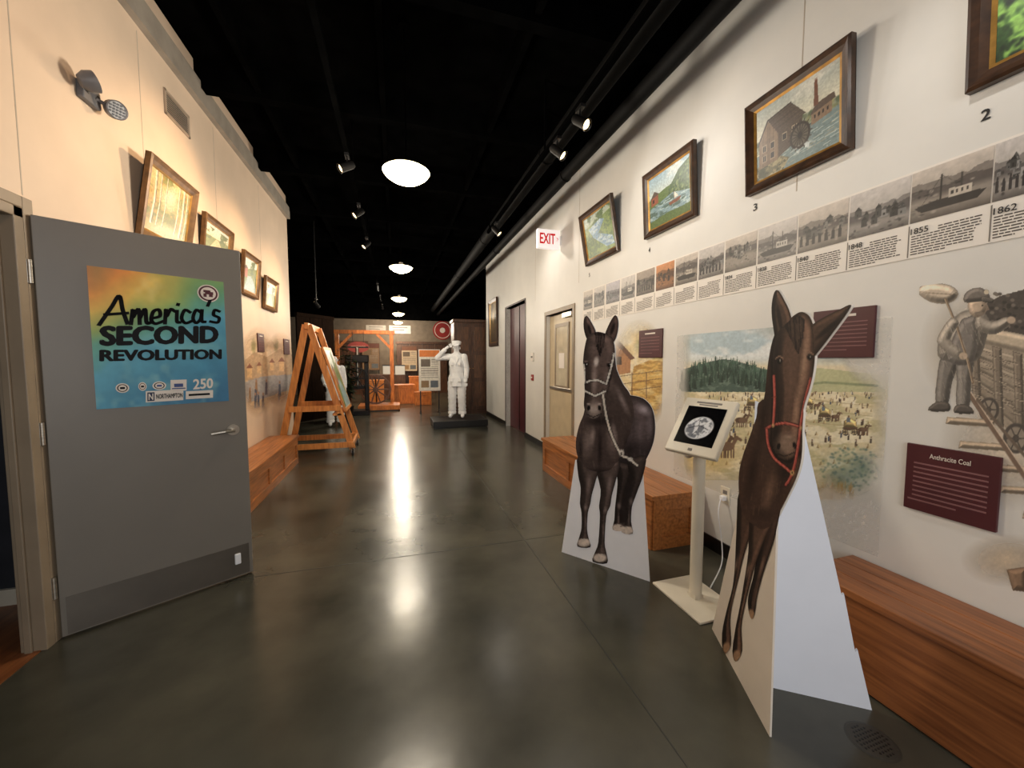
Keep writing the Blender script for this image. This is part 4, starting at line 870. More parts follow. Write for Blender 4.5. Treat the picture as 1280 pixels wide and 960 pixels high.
def p_h2(c):
    L = (.75, -.4)
    c.c[:] = (46, 33, 28)
    for lg, b_c in zip(lgs2, ((74, 56, 47), (58, 44, 38), (86, 66, 56))): c.relief(lg, 7, b_c, .9, L, .4)
    w = np.maximum(c.inside(bd2), c.inside(hd2)).astype(float); c.put(w, (66, 49, 42))
    for e in ((994, 590, 6, 22, (134, 106, 90), .7, 10), (941, 590, 9, 50, (36, 26, 22), .9, 10), (962, 615, 9, 36, (122, 96, 82), .8, 14), (955, 520, 8, 50, (34, 24, 20), .9, 5), (978, 604, 5, 30, (44, 32, 27), .75, 14), (952, 642, 18, 10, (42, 31, 26), .7, 0), (966, 470, 10, 70, (38, 28, 24), .9, 6), (984, 588, 18, 16, (26, 18, 15), .85, 0)):
        c.put(w*c.ew(e[0], e[1], e[2], e[3], 1, e[6]), e[4], e[5])
    c.relief(earA, 6, (80, 62, 53), 1.0, L); c.relief(earB, 7, (80, 62, 53), 1.0, (.2, -.8)); c.ell(975, 398, 3.4, 22, (28, 20, 17), .9, .5, -10); c.ell(1036, 411, 4, 26, (30, 22, 18), .9, .5, 50)
    # the long face hangs down over the dark neck to mid-panel
    c.line([(968, 420), (966, 450), (968, 490), (967, 525), (965, 555), (974, 574), (988, 577), (1000, 566)], 5, (22, 15, 13), .85)
    c.relief(face2, 13, (92, 71, 61), 1.0, L, .5); ff = c.inside(face2).astype(float)
    for e in ((1006, 452, 6, 56, (176, 146, 126), .85, 7), (996, 515, 5, 40, (160, 131, 113), .8, 3), (976, 480, 5, 60, (54, 40, 34), .85, -1), (990, 470, 7, 60, (112, 88, 76), .6, 4), (1015, 445, 2.5, 36, (76, 58, 50), .7, 4), (986, 420, 10, 14, (84, 64, 55), .6, 0)):
        c.put(ff*c.ew(e[0], e[1], e[2], e[3], 1, e[6]), e[4], e[5])
    c.poly([(981, 407), (997, 393), (1007, 399), (1005, 420), (999, 444), (989, 424)], (28, 20, 18), .95); hair(c, 18, (985, 396, 1004, 406), (1.5, 24), (84, 66, 57), .6, 3)
    c.put(ff*c.ew(984, 556, 18, 20, .7), (140, 120, 108), .9); c.ell(994, 557, 2.8, 5, (14, 10, 9), 1, .3, -12); c.ell(974, 558, 2.6, 4.8, (14, 10, 9), 1, .3, 12); c.ell(985, 546, 8, 3, (172, 150, 136), .6, .8); c.line([(970, 567), (982, 570), (996, 565)], 1.5, (28, 20, 18))
    for x, y in ((975, 452), (1013, 447)):
        c.ell(x, y-1, 5, 5.2, (34, 24, 21), 1, .5); c.ell(x, y, 3.2, 3.4, (6, 5, 5), 1, .3); c.ell(x+.8, y-1.3, 1.1, 1.2, (222, 218, 212), 1, .5); c.line([(x-4.5, y-4), (x, y-7), (x+4.5, y-4)], 1.6, (146, 120, 105), .9)
    R_ = (168, 78, 70)
    for p_ in ([(958, 536), (968, 531), (984, 529), (1002, 534)], [(1001, 534), (1006, 505), (1014, 474)], [(967, 532), (969, 500), (968, 470)], [(959, 537), (961, 556), (968, 572), (982, 584), (991, 592)], [(1001, 536), (997, 566), (991, 592), (983, 606)]):
        q = crom(p_, 5); c.line(q, 4.6, (40, 20, 18)); c.line(q, 3.0, R_); c.line([(x-.6, y-.4) for x, y in q], .9, (206, 120, 108), .8)
    c.ell(991, 591, 3.2, 4, (196, 168, 116), 1, .4); c.ell(991, 591, 1.4, 2, (60, 44, 36), 1, .4); c.ell(1002, 535, 2.2, 3, (190, 162, 116), .9, .4); c.ell(967, 532, 2.2, 3, (190, 162, 116), .9, .4)
    for x, y in ((920, 706), (935, 712), (952, 708)): c.ell(x+1, y, 3, 16, (140, 113, 98), .7, .9, 14)
    for x, y in ((917, 745), (929, 758), (946, 742)): c.ell(x, y, 1.6, 18, (124, 99, 86), .6, .9, 12)
    for x, y in ((909, 810), (922, 820), (939, 769)): c.ell(x, y, 6, 9, (168, 134, 106), .95, .4)
    hair(c, 50, (930, 500, 998, 640), (-1, 8), (136, 108, 93), .16, 5); c.noise(.16, .35, .45)
cutout_layer('printed_horse', [earA, earB, hd2, bd2]+lgs2, a, n2_, PHOTO, t, p_h2, .0045, .002)
s0 = floor_at(967, 860); s1 = floor_at(1090, 888)
sn = (s1-s0).cross(V((0,0,1))).normalized()
if sn.dot(CAM-s0) < 0: sn = -sn
# the strut meets the back of the board
sd = (s1-s0).normalized(); k_ = (a-s0).dot(n2_)/sd.dot(n2_); s00 = s0+sd*(k_+.02)
top = on_plane(1003, 527, s0, sn)
topL = s00+V((0,0,top.z+.08))
pts = [s00, s0, s1, on_plane(1072, 812, s0, sn), on_plane(1069, 815, s0, sn), on_plane(1055, 742, s0, sn), on_plane(1052, 744, s0, sn), top, topL]
MB().prism(pts, -sn*.01).build('strut', mat('daylit_strut_board', (228, 232, 242), .55, var=.01), t)  # white board with the cool daylight tint put into its colour
# ================================================================== KIOSK
K = floor_at(869, 748)
t = thing('tablet_kiosk', K, 'cream tablet kiosk on a slim post between the two horse cutouts', 'kiosk')
MB().box((K.x-.15, K.y-.2, 0), (K.x+.15, K.y+.2, .014)).build('base_plate', CREAM, t, bevel=.004)
MB().box((K.x-.03, K.y-.03, .014), (K.x+.03, K.y+.03, .035)).tube((K.x, K.y, .014), (K.x, K.y, 1.0), .034, n=24).build('post', CREAM, t, True)
kn = V((-.8, -.25, .62)).normalized(); kr = V((.28, -.96, 0)); kr = (kr-kn*kr.dot(kn)).normalized(); ku = kn.cross(kr)
kc = V((K.x+.005, K.y, 1.03))
MB().obox(kc, kr*.155, ku*.185, kn*.018).build('tablet_frame', CREAM, t, bevel=.008)
MB().obox(kc-kn*.03, kr*.06, ku*.06, kn*.016).build('mount', CREAM, t)
def p_scr(c):
    c.c[:] = (10, 10, 12); c.ell(.5, .56, .36, .3, (226, 228, 232), 1, .06, -20); c.blotch((120, 124, 132), 9, 9, .5, .58, c.ew(.5, .56, .34, .28, .1, -20)); c.line([(.25, .6), (.5, .5), (.75, .58)], .02, (60, 62, 70)); c.line([(.45, .35), (.5, .6), (.4, .78)], .015, (60, 62, 70))
panel('screen', kc-kr*.115-ku*.125+kn*.0195, kr*.23, ku*.25, 60, 60, p_scr, t, vcol('screen_glass', .12))
MB().obox(kc+ku*.155+kn*.0185, kr*.075, ku*.006, kn*.0005).obox(kc+ku*.14+kn*.0185, kr*.055, ku*.004, kn*.0005).build('header_text', TEXTL, t)
MB().obox(kc-ku*.157+kn*.0185, kr*.012, ku*.008, kn*.001).build('home_button', TEXTL, t)
# outlet
o = on_x(907, 619, XR)
t = thing('wall_outlet', (XR, o.y, o.z), 'cream wall outlet with plugged cord behind the kiosk', 'outlet')
MB().box((XR-.006, o.y-.04, o.z-.06), (XR, o.y+.04, o.z+.06)).build('cover_plate', CREAM, t, bevel=.002)
MB().box((XR-.04, o.y-.018, o.z-.035), (XR-.006, o.y+.018, o.z-.002)).build('plug', WHITEB, t, bevel=.004)
MB().box((XR-.008, o.y-.017, o.z+.008), (XR-.006, o.y+.017, o.z+.036)).build('socket', TEXTL, t)
tag(MB().path([V(p_) for p_ in crom([(XR-.042, o.y, o.z-.02), (XR-.08, o.y-.02, o.z-.12), (XR-.06, o.y-.04, .12), (XR-.12, o.y-.1, .008), (K.x+.16, K.y+.05, .008)], 6)], .004, 6).build('power_cord', WHITEB, None, True), 'thin white power cord running from the wall outlet to the kiosk', 'cord')
# floor drain
o = floor_at(1090, 926)
t = thing('floor_drain', o, 'round floor drain cover in the concrete beside the near bench', 'drain')
MB().lathe(o, [(0.0001, .002), (.072, .002), (.08, .0005)], 36).build('rim', mat('drain_metal', (58, 55, 47), .5, .1), t)
mb = MB()
for i in range(-4, 5):
    for j in range(-4, 5):
        if i*i+j*j < 18: mb.tube((o.x+i*.014, o.y+j*.014, .002), (o.x+i*.014, o.y+j*.014, .0028), .004, n=8)
mb.build('drain_holes', BLACKS, t)
# ================================================================== DOORS, SIGNS ON THE RIGHT WALL
dm = struct(MB().box((XR+.06, D1[0], 0.005), (XR+.11, D1[1], D1[2]-.01)).build('door_2', BEIGE))
GL = mat('wired_glass', (206, 196, 172), .15)
yc = (D1[0]+D1[1])/2
MB().box((XR+.052, yc-.2, 1.05), (XR+.06, yc+.2, 1.9)).build('glass_panel', GL, dm)
MB().box((XR+.045, yc-.24, 1.0), (XR+.06, yc+.24, 1.05)).box((XR+.045, yc-.24, 1.9), (XR+.06, yc+.24, 1.95)).box((XR+.045, yc-.24, 1.05), (XR+.06, yc-.2, 1.9)).box((XR+.045, yc+.2, 1.05), (XR+.06, yc+.24, 1.9)).build('glass_frame', FRAMEB, dm)
MB().box((XR+.03, D1[0]+.06, .98), (XR+.06, D1[1]-.06, 1.02)).build('push_bar', STEEL, dm, bevel=.004)
MB().box((XR+.048, yc-.09, 1.3), (XR+.052, yc+.09, 1.52)).build('notice', CARD, dm)
MB().box((XR+.02, D1[0]+.1, 2.02), (XR+.06, D1[0]+.4, 2.08)).build('door_closer', STEEL, dm)
struct(MB().box((XR-.015, D1[0]-.06, 0), (XR+.12, D1[0], D1[2]+.06)).box((XR-.015, D1[1], 0), (XR+.12, D1[1]+.06, D1[2]+.06)).box((XR-.015, D1[0], D1[2]), (XR+.12, D1[1], D1[2]+.06)).build('trim_6', FRAMEB, bevel=.004))
MD = mat('dark_maroon_door', (74, 20, 30), .45)
dm = struct(MB().box((XR+.1, D2[0], .005), (XR+.16, D2[1], D2[2]-.01)).build('door_3', MD))
MB().box((XR+.09, (D2[0]+D2[1])/2-.008, .01), (XR+.1, (D2[0]+D2[1])/2+.008, D2[2]-.02)).build('seam', BLACKS, dm)
struct(MB().box((XR-.01, D2[0]-.03, 0), (XR+.17, D2[0], D2[2]+.03)).box((XR-.01, D2[1], 0), (XR+.17, D2[1]+.03, D2[2]+.03)).box((XR-.01, D2[0], D2[2]), (XR+.17, D2[1], D2[2]+.03)).build('trim_7', mat('maroon_frame', (46, 14, 20), .45)))
yy = on_x(666, 480, XR).y
for z, w, h, m_, lab, cat, nm in ((1.47, .1, .14, CARD, 'small white notice plate between the maroon doorway and beige door', 'sign', 'wall_sign'), (1.12, .09, .1, mat('alarm_red', (150, 30, 28), .4), 'small red alarm pull station on wall between the two right doorways', 'alarm', 'alarm_station')):
    t = thing(nm, (XR, yy, z), lab, cat)
    MB().box((XR-.02, yy-w/2, z-h/2), (XR, yy+w/2, z+h/2)).build('plate', m_, t, bevel=.003)
    MB().box((XR-.028, yy-w*.3, z-h*.1), (XR-.02, yy+w*.3, z+h*.12)).build('face_bar', TEXTL if nm == 'wall_sign' else TEXTW, t)
# exit sign, flag mounted
ex = 5.07; ez0, ez1 = 2.96, 3.22; ex0, ex1 = XR-.36, XR-.03
t = thing('exit_sign', (XR, ex, ez0), 'white exit sign with red letters projecting from the right wall', 'exit sign')
MB().box((ex0, ex-.03, ez0), (ex1, ex+.03, ez1)).build('housing', emit('sign_white', (232, 226, 224), .6), t, bevel=.006)
MB().box((ex1, ex-.03, ez0+.07), (XR, ex+.03, ez1-.07)).build('bracket', WHITEB, t)
EXR = emit('exit_red', (200, 4, 24), .3)
pp = V((ex0+.03, ex-.031, ez0+.06))
text('sign_text', 'EXIT', pp, pp+V((.23, 0, 0)), pp+V((0, 0, .145)), EXR, t, .03)
q = V((ex1-.042, ex-.0325, (ez0+ez1)/2)); MB().bar(q+V((-.012, 0, .03)), q+V((.012, 0, 0)), .003, .014, (0, 1, 0)).bar(q+V((-.012, 0, -.03)), q+V((.012, 0, 0)), .003, .014, (0, 1, 0)).build('chevron', EXR, t)
# ================================================================== CEILING: PIPES, TRACK, LAMPS
tag(MB().tube((1.82, -2.5, 3.44), (1.82, 17.4, 3.44), .06, n=20).build('ceiling_pipe', PIPEB, None, True), 'lower black pipe running along the right side of ceiling', 'pipe', None)
tag(MB().tube((1.6, -2.5, 3.62), (1.6, 17.4, 3.62), .09, n=20).build('ceiling_pipe', PIPEB, None, True), 'thicker upper black pipe running along the right side of ceiling', 'pipe', None)
for i, y in enumerate((1.0, 4.0, 7.0, 10.0)):
    t = thing('pipe_hanger', (1.7, y, CEIL), 'black strap hanger holding the ceiling pipes', 'hanger', 'pipe hangers on the ceiling pipes')
    MB().tube((1.82, y, 3.49), (1.82, y, CEIL), .008).tube((1.6, y, 3.7), (1.6, y, CEIL), .008).build('rod', BLACK, t)
    MB().lathe((1.82, y-.015, 3.44), [(.061, 0), (.068, 0), (.068, .03), (.061, .03)], 20, (0, 1, 0)).lathe((1.6, y-.015, 3.62), [(.091, 0), (.098, 0), (.098, .03), (.091, .03)], 20, (0, 1, 0)).build('strap', PIPEB, t)
for x0, y0, y1, z, stems, lab in ((-.42, 1.4, 9, 3.44, (1.5, 4.8, 7.2, 8.9), 'long thin black lighting track left of the pendant lamps'), (1.42, .6, 6, 3.42, (.8, 3.6, 5.9), 'thin black lighting track beside the ceiling pipes'), (-.42, 10.4, 15, 3.44, (10.6, 14.8), 'far thin black lighting track over the far displays')):
    t = thing('lighting_track', (x0, (y0+y1)/2, z), lab, 'track')
    MB().box((x0-.02, y0, z-.02), (x0+.02, y1, z+.02)).build('rail', BLACK, t)
    for y in stems: MB().tube((x0, y, z+.02), (x0, y, CEIL), .01).build('stem', BLACK, t)
GLOW = emit('lamp_glow', (255, 220, 160), 6)
def spot(x, y, z, target, label, energy, col=(1, .78, .5), size=70, grp=None, pole=False):
    t = thing('track_spotlight', (x, y, z), label, 'spotlight', grp)
    p = V((x, y, z)); d = (V(target)-p).normalized(); hc = p+V((0, 0, -.11)); s = .82
    MB().box((x-.02, y-.05, z-.025), (x+.02, y+.05, z)).tube(p-V((0,0,.02)), hc, .008).build('yoke', BLACKS, t)
    if pole: MB().tube(p, (x, y, CEIL), .012).build('pole', BLACKS, t)
    hd = MB().lathe(hc-d*.05, [(r*s, h*s) for r, h in ((.012, -.03), (.035, -.025), (.045, 0), (.048, .14), (.056, .16), (.056, .165), (.044, .15))], 24, d).build('lamp_head', BLACKS, t, True)
    MB().lathe(hc+d*.068, [(.0005, 0), (.035, 0)], 20, d).build('bulb', GLOW, hd)
    ld = bpy.data.lights.new('spot_lamp', 'SPOT'); ld.energy = energy; ld.color = col; ld.spot_size = math.radians(size); ld.spot_blend = .9; ld.shadow_soft_size = .04
    lo = bpy.data.objects.new('spot_lamp', ld); C.objects.link(lo); lo.location = hc+d*.13; lo.rotation_euler = d.to_track_quat('-Z', 'Y').to_euler()
    lo.parent = t; lo.matrix_parent_inverse = Matrix.Translation(-p)
    return t
WARM = (1, .64, .34)
spot(-.42, 4.18, 3.42, (XL, 3.7, 2.6), 'black track spotlight nearest the first pendant lamp', 75, WARM, 90)
spot(-.42, 5.42, 3.42, (XL, 4.9, 2.3), 'black track spotlight in the middle of the left track', 88, WARM, 85)
spot(-.42, 6.83, 3.42, (XL, 6.2, 2.0), 'farthest black track spotlight on the left track', 88, WARM, 85)
spot(-.42, 1.7, 3.42, (XL, 2.2, 2.7), 'added black track spotlight out of view, lighting the near left wall', 18, (1, .64, .38), 130)  # added lamp out of view, put in to brighten the near left wall
spot(1.42, 3.3, 3.40, (XR, 2.6, 2.4), 'black track spotlight by the ceiling pipes, farther of the close pair', 17, (1, .94, .86), 145)
spot(1.42, 2.85, 3.40, (XR, 1.6, 2.2), 'black track spotlight by the ceiling pipes, nearer of the close pair', 17, (1, .94, .87), 135)
spot(1.42, 1.0, 3.40, (XR, .8, 1.8), 'black track spotlight over the near bench on the right', 18, (1, .95, .88), 135)
spot(1.42, 5.5, 3.40, (XR, 5.0, 2.4), 'black track spotlight over the beige door on the right', 25, (1, .9, .78), 140)
spot(-.42, 10.7, 3.42, (-.3, 12.6, .8), 'black track spotlight shining on the timber gantry', 260, WARM, 80)
spot(-.42, 12.6, 3.42, (.3, 14.4, .6), 'black track spotlight shining on the far crates', 280, WARM, 85)
spot(-.42, 14.6, 3.42, (-.2, 17, 1.6), 'black track spotlight shining on the far wall', 170, WARM, 110)
SHADE = mat('white_enamel_shade', (222, 214, 196), .3, var=.02)
PX = .11; PZ = 2.95
def pendant(y):
    z = PZ
    t = thing('pendant_lamp', (PX, y, z), 'white dome pendant lamp nearest the camera on the ceiling', 'pendant lamp', 'dome pendant lamps down the corridor')
    c = V((PX, y, z))
    MB().lathe(c, [(.17, .004), (.174, .012), (.15, .03), (.07, .046), (.035, .055), (.035, .085), (.0005, .085)], 40).build('shade', SHADE, t, True)
    MB().lathe(c, [(.0005, -.085), (.06, -.08), (.12, -.06), (.168, -.026), (.188, .002), (.176, .01)], 40).build('diffuser', emit('diffuser_glow', (255, 238, 192), 12), t, True)
    MB().tube(c+V((0,0,.085)), (PX, y, CEIL), .006).tube((PX, y, CEIL-.03), (PX, y, CEIL), .05).build('stem', BLACK, t, True)
    ld = bpy.data.lights.new('pendant_light', 'POINT'); ld.energy = 96; ld.color = (1, .89, .73); ld.shadow_soft_size = .16
    lo = bpy.data.objects.new('pendant_light', ld); C.objects.link(lo); lo.location = c-V((0,0,.26)); lo.parent = t; lo.matrix_parent_inverse = Matrix.Translation(-t.location)
    return t
first = pendant(3.35)
for y, lab in ((6.75, 'second white dome pendant lamp down the corridor'), (10.1, 'third white dome pendant lamp down the corridor'), (13.4, 'fourth white dome pendant lamp, over the far display'), (16.4, 'farthest white dome pendant lamp near the back wall')):
    copy_tree(first, (PX, y, PZ), lab)
# ================================================================== ROLLING EASEL
t = thing('display_easel', (-1.1, 6.4, 0), 'rolling pine A-frame easel with a picture beyond the left bench', 'easel')
xa, xb, ap, zt = -1.6, -.64, -1.2, 1.92
for y in (6.12, 6.85):
    for x in (xa, xb):
        MB().bar((ap+(.02 if x > ap else -.02), y, zt), (x, y, .1), .085, .04, (0, 1, 0)).build('leg', WOODX, t, bevel=.003)
    MB().bar((xa-.04, y-.04, .17), (xb+.02, y-.04, .17), .035, .08).build('base_rail', WOODX, t, bevel=.003)
    MB().bar((xa+.13, y-.04, .72), (xb-.16, y-.04, .72), .035, .08).build('cross_rail', WOODX, t, bevel=.003)
    for x in (xa, xb):
        cs = MB().tube((x-.015, y, .035), (x+.015, y, .035), .035, n=18).build('caster_wheel', RUBBER, t, True)
        MB().box((x-.022, y-.012, .035), (x-.016, y+.012, .11)).box((x+.016, y-.012, .035), (x+.022, y+.012, .11)).box((x-.022, y-.02, .1), (x+.022, y+.02, .115)).build('caster_fork', STEEL, cs)
MB().bar((ap, 6.05, zt-.02), (ap, 6.92, zt-.02), .05, .09).build('ridge_beam', WOODX, t, bevel=.003)
MB().bar((xb-.2, 6.1, .62), (xb-.2, 6.9, .62), .12, .03).build('shelf', WOODX, t, bevel=.003)
for x in (xa, xb): MB().bar((x, 6.12, .17), (x, 6.85, .17), .035, .07).build('side_rail', WOODX, t, bevel=.003)
sl = V((xb-ap, 0, .1-zt)).normalized()
o0 = V((ap, 6.14, zt))+sl*1.35+V((.06, 0, .02))
pe = thing('easel_picture', o0, 'framed brown landscape picture leaning on the rolling easel', 'picture')
up_ = -sl; nn = V((0, 1, 0)).cross(up_); 
MB().prism([o0, o0+V((0,.7,0)), o0+V((0,.7,0))+up_*1.0, o0+up_*1.0], nn*.03).build('frame', WOODX, pe, bevel=.003)
panel('print', o0+V((0,.05,0))+up_*.05+nn*.0315, V((0,.6,0)), up_*.9, 50, 60, landscape('canal'), pe, OIL)
# ================================================================== FIGURES
def skin(name, joints, m, parent, extra=None, sub=2):
    me = bpy.data.meshes.new(name); idx = {k: i for i, k in enumerate(joints)}
    me.from_pydata([j[0] for j in joints.values()], [(idx[k], idx[j[2]]) for k, j in joints.items() if j[2]], [])
    ob = bpy.data.objects.new(name, me); C.objects.link(ob)
    sk = ob.modifiers.new('Skin', 'SKIN'); sk.use_smooth_shade = True
    for k, j in joints.items():
        d = me.skin_vertices[0].data[idx[k]]; r = j[1]; d.radius = (r, r) if not isinstance(r, tuple) else r; d.use_root = (j[2] is None)
    s = ob.modifiers.new('Sub', 'SUBSURF'); s.levels = sub; s.render_levels = sub
    me2 = bpy.data.meshes.new_from_object(ob.evaluated_get(bpy.context.evaluated_depsgraph_get())); bpy.data.objects.remove(ob)
    mb = MB(); mb.v = [tuple(v.co) for v in me2.vertices]; mb.f = [tuple(p_.vertices) for p_ in me2.polygons]
    if extra: extra(mb)
    return mb
def figure(root, salute, m, sc, face, cap=True):
    J = {'pelvis': ((0, 0, .95), (.14, .11), None), 'waist': ((0, 0, 1.1), (.13, .1), 'pelvis'), 'chest': ((0, 0, 1.29), (.15, .11), 'waist'), 'nb': ((0, 0, 1.44), .075, 'chest'), 'neck': ((0, -.01, 1.52), .052, 'nb'), 'head': ((0, -.02, 1.62), (.075, .092), 'neck'), 'crown': ((0, -.01, 1.71), (.066, .08), 'head'),
         'sr': ((-.17, 0, 1.41), .06, 'nb'), 'sl': ((.17, 0, 1.41), .06, 'nb'),
         'hr': ((-.1, 0, .86), .1, 'pelvis'), 'kr': ((-.11, -.02, .5), .068, 'hr'), 'ar': ((-.12, .02, .1), .048, 'kr'), 'tr': ((-.15, -.14, .045), .042, 'ar'),
         'hl': ((.1, 0, .86), .1, 'pelvis'), 'kl': ((.11, -.02, .5), .068, 'hl'), 'al': ((.12, .02, .1), .048, 'kl'), 'tl': ((.15, -.14, .045), .042, 'al'),
         'el': ((.22, .03, 1.13), .05, 'sl'), 'wl': ((.22, -.04, .9), .034, 'el'), 'pl': ((.22, -.06, .82), .032, 'wl')}
    if salute: J.update({'er': ((-.42, -.1, 1.38), .05, 'sr'), 'wr': ((-.2, -.17, 1.6), .034, 'er'), 'pr': ((-.14, -.16, 1.645), .03, 'wr')}); hr, hdir = V((-.14, -.16, 1.645)), V((.8, .1, .55))
    else: J.update({'er': ((-.25, -.06, 1.15), .05, 'sr'), 'wr': ((-.24, -.28, 1.02), .034, 'er'), 'pr': ((-.22, -.35, 1.0), .032, 'wr')}); hr, hdir = V((-.22, -.35, 1.0)), V((.2, -.9, -.2))
    def extra(mb):
        for c0, d, s in ((hr, hdir.normalized(), 1), (V((.22, -.06, .82)), V((0, -.15, -1)).normalized(), -1)):
            side = d.cross(V((0, 1, .01))).normalized()
            for k, ln in enumerate((.075, .085, .08, .062)):
                b0 = c0+side*(k-1.5)*.018+d*.01; mb.tube(b0, b0+d*ln*.6, .009, .0085, 8); mb.tube(b0+d*ln*.58, b0+d*ln+V((0, -.008, 0)), .0085, .006, 8)
            mb.tube(c0-side*.025, c0-side*.05+d*.05, .011, .008, 8)
        mb.tube((0, -.11, 1.63), (0, -.135, 1.6), .01, .017, 8); mb.sph((0, -.1, 1.56), .028, .012, .006, 10)
        for s in (-1, 1): mb.sph((s*.08, -.01, 1.61), .012, .025, .035, 10); mb.sph((s*.033, -.103, 1.64), .014, .008, .008, 8)
    mb = skin('body', J, m, root, extra)
    R = Matrix.Translation(root.location) @ Matrix.Rotation(face, 4, 'Z') @ Matrix.Scale(sc, 4)
    def put(mb, name, mt):
        mb.v = [tuple(R @ V(v)) for v in mb.v]; return mb.build(name, mt, root, True, recalc=False)
    bo = put(mb, 'body', m)
    if cap:
        put(MB().lathe((0, 0, 1.7), [(.096, -.015), (.102, .015), (.11, .04), (.1, .062), (.058, .076), (.0005, .08)], 24).tube((0, -.075, 1.688), (0, -.08, 1.695), .078, n=20), 'cap', m)
    # loose jacket with folds, belt, lapels and pockets; trousers that break over the boots
    jk = MB(); zs = [.74, .78, .83, .88, .93, 1.0, 1.06, 1.12, 1.18, 1.24, 1.3, 1.38, 1.43]; rs_ = [.2, .192, .196, .184, .182, .164, .158, .168, .166, .178, .174, .142, .08]
    n = 40; vs = []; fs = []
    for k, (z, r) in enumerate(zip(zs, rs_)):
        for i in range(n):
            an = 2*math.pi*i/n; rr = r*(1+(.07 if z < 1.0 else .045)*math.sin(an*7+z*11)+.03*math.sin(an*13-z*30)); vs.append((math.cos(an)*rr, math.sin(an)*rr*.74, z))
    for k in range(len(zs)-1): fs += [(k*n+i, k*n+(i+1) % n, (k+1)*n+(i+1) % n, (k+1)*n+i) for i in range(n)]
    put(jk.add(vs, fs), 'jacket', m)
    put(MB().box((-.12, -.16, .85), (-.05, -.135, .93)).box((.05, -.16, .85), (.12, -.135, .93)).box((-.11, -.146, 1.22), (-.05, -.126, 1.29)).box((.05, -.146, 1.22), (.11, -.126, 1.29)), 'pocket', m)
    put(MB().prism([(-.005, -.138, 1.2), (-.07, -.124, 1.38), (-.03, -.09, 1.44), (0, -.1, 1.38)], (0, -.012, 0)).prism([(.005, -.138, 1.2), (.07, -.124, 1.38), (.03, -.09, 1.44), (0, -.1, 1.38)], (0, -.012, 0)), 'lapel', m)
    for s in (-1, 1):
        zz = [.84, .74, .67, .62, .56, .52, .48, .44, .38, .33, .28, .24, .2, .17, .14, .1]; rr = [.116, .108, .112, .1, .104, .092, .102, .09, .094, .086, .096, .084, .096, .084, .098, .088]
        put(MB().sweep([(s*(.1+.02*(1-z/.84)), -.02*math.exp(-((z-.5)/.15)**2)+.01, z) for z in zz], rr, 20, 1.02), 'trouser_leg', m)
    for ks in (('sr', 'er', 'wr'), ('sl', 'el', 'wl')):
        ar = MB(); sh, el_, wr_ = (V(J[k][0]) for k in ks); ar.tube(sh, el_, .077, .064, 14).tube(el_, el_.lerp(wr_, .87), .064, .05, 14).sph(el_, .067, .067, .067, 12).sph(sh, .08, .075, .075, 12); put(ar, 'sleeve', m)
    return bo
pc = fd(571, 8.35)
pl_ = thing('statue_plinth', pc, 'low black plinth under the saluting white statue', 'plinth')
MB().box((pc.x-.55, pc.y-.4, .02), (pc.x+.6, pc.y+.4, .15)).build('block', BLACKS, pl_, bevel=.006)
MB().box((pc.x-.53, pc.y-.38, 0), (pc.x+.58, pc.y+.38, .02)).build('kick_base', BLACKS, pl_)
st = thing('statue', (pc.x, pc.y, .15), 'white statue of a capped man saluting on a black plinth', 'statue')
figure(st, True, PLASTER, .95, -.35)
g = fd(418, 8.2)
st2 = thing('statue', (g.x, g.y, 0), 'white statue standing behind the rolling easel among dark plants', 'statue')
figure(st2, False, PLASTER, .88, .3, False)
# ================================================================== FAR DISPLAYS
def crate(px, dep, w, h, d, label, m=WOOD, z=0):
    c = fd(px, dep); t = thing('wooden_crate', (c.x, c.y, z), label, 'crate')
    MB().box((c.x-w/2+.01, c.y-d/2+.01, z), (c.x+w/2-.01, c.y+d/2-.01, z+h-.03)).build('body', m, t)
    for x in (-1, 1): MB().box((c.x+x*(w/2-.03)-.03, c.y-d/2-.002, z), (c.x+x*(w/2-.03)+.03, c.y-d/2+.012, z+h-.03)).build('corner_batten', m, t)
    for k in (.02, h-.1): MB().box((c.x-w/2, c.y-d/2-.006, z+k), (c.x+w/2, c.y-d/2+.008, z+k+.06)).build('cross_batten', m, t)
    MB().box((c.x-w/2-.01, c.y-d/2-.01, z+h-.03), (c.x+w/2+.01, c.y+d/2+.01, z+h)).build('lid', m, t, bevel=.004)
    return t
ORW = mat('orange_crate_wood', (206, 124, 54), .45, c2=(150, 82, 34), scale=6, stretch=(5, 5, 1))
crate(503, 12.6, .75, .62, .6, 'orange wooden crate left of the statue, far down the corridor', ORW)
crate(520, 13.6, .5, .85, .5, 'taller orange crate standing close to the exhibit board', ORW)
crate(478, 14.0, .9, .9, .6, 'wide dark crate under the far table displays', WOODD)
crate(468, 12.95, .6, .75, .4, 'brown wooden crate behind the low platform at the far end', WOOD)
crate(528, 12.2, .5, .42, .45, 'lowest orange crate, just left of the exhibit board legs', ORW)
g = fd(474, 11.0); t = thing('low_platform', g, 'low wooden platform on the floor in front of the timber gantry', 'platform')
MB().box((g.x-.55, g.y-.45, .03), (g.x+.55, g.y+.35, .16)).build('deck', ORW, t, bevel=.005)
MB().box((g.x-.5, g.y-.4, 0), (g.x+.5, g.y+.3, .03)).build('base', BLACKS, t)
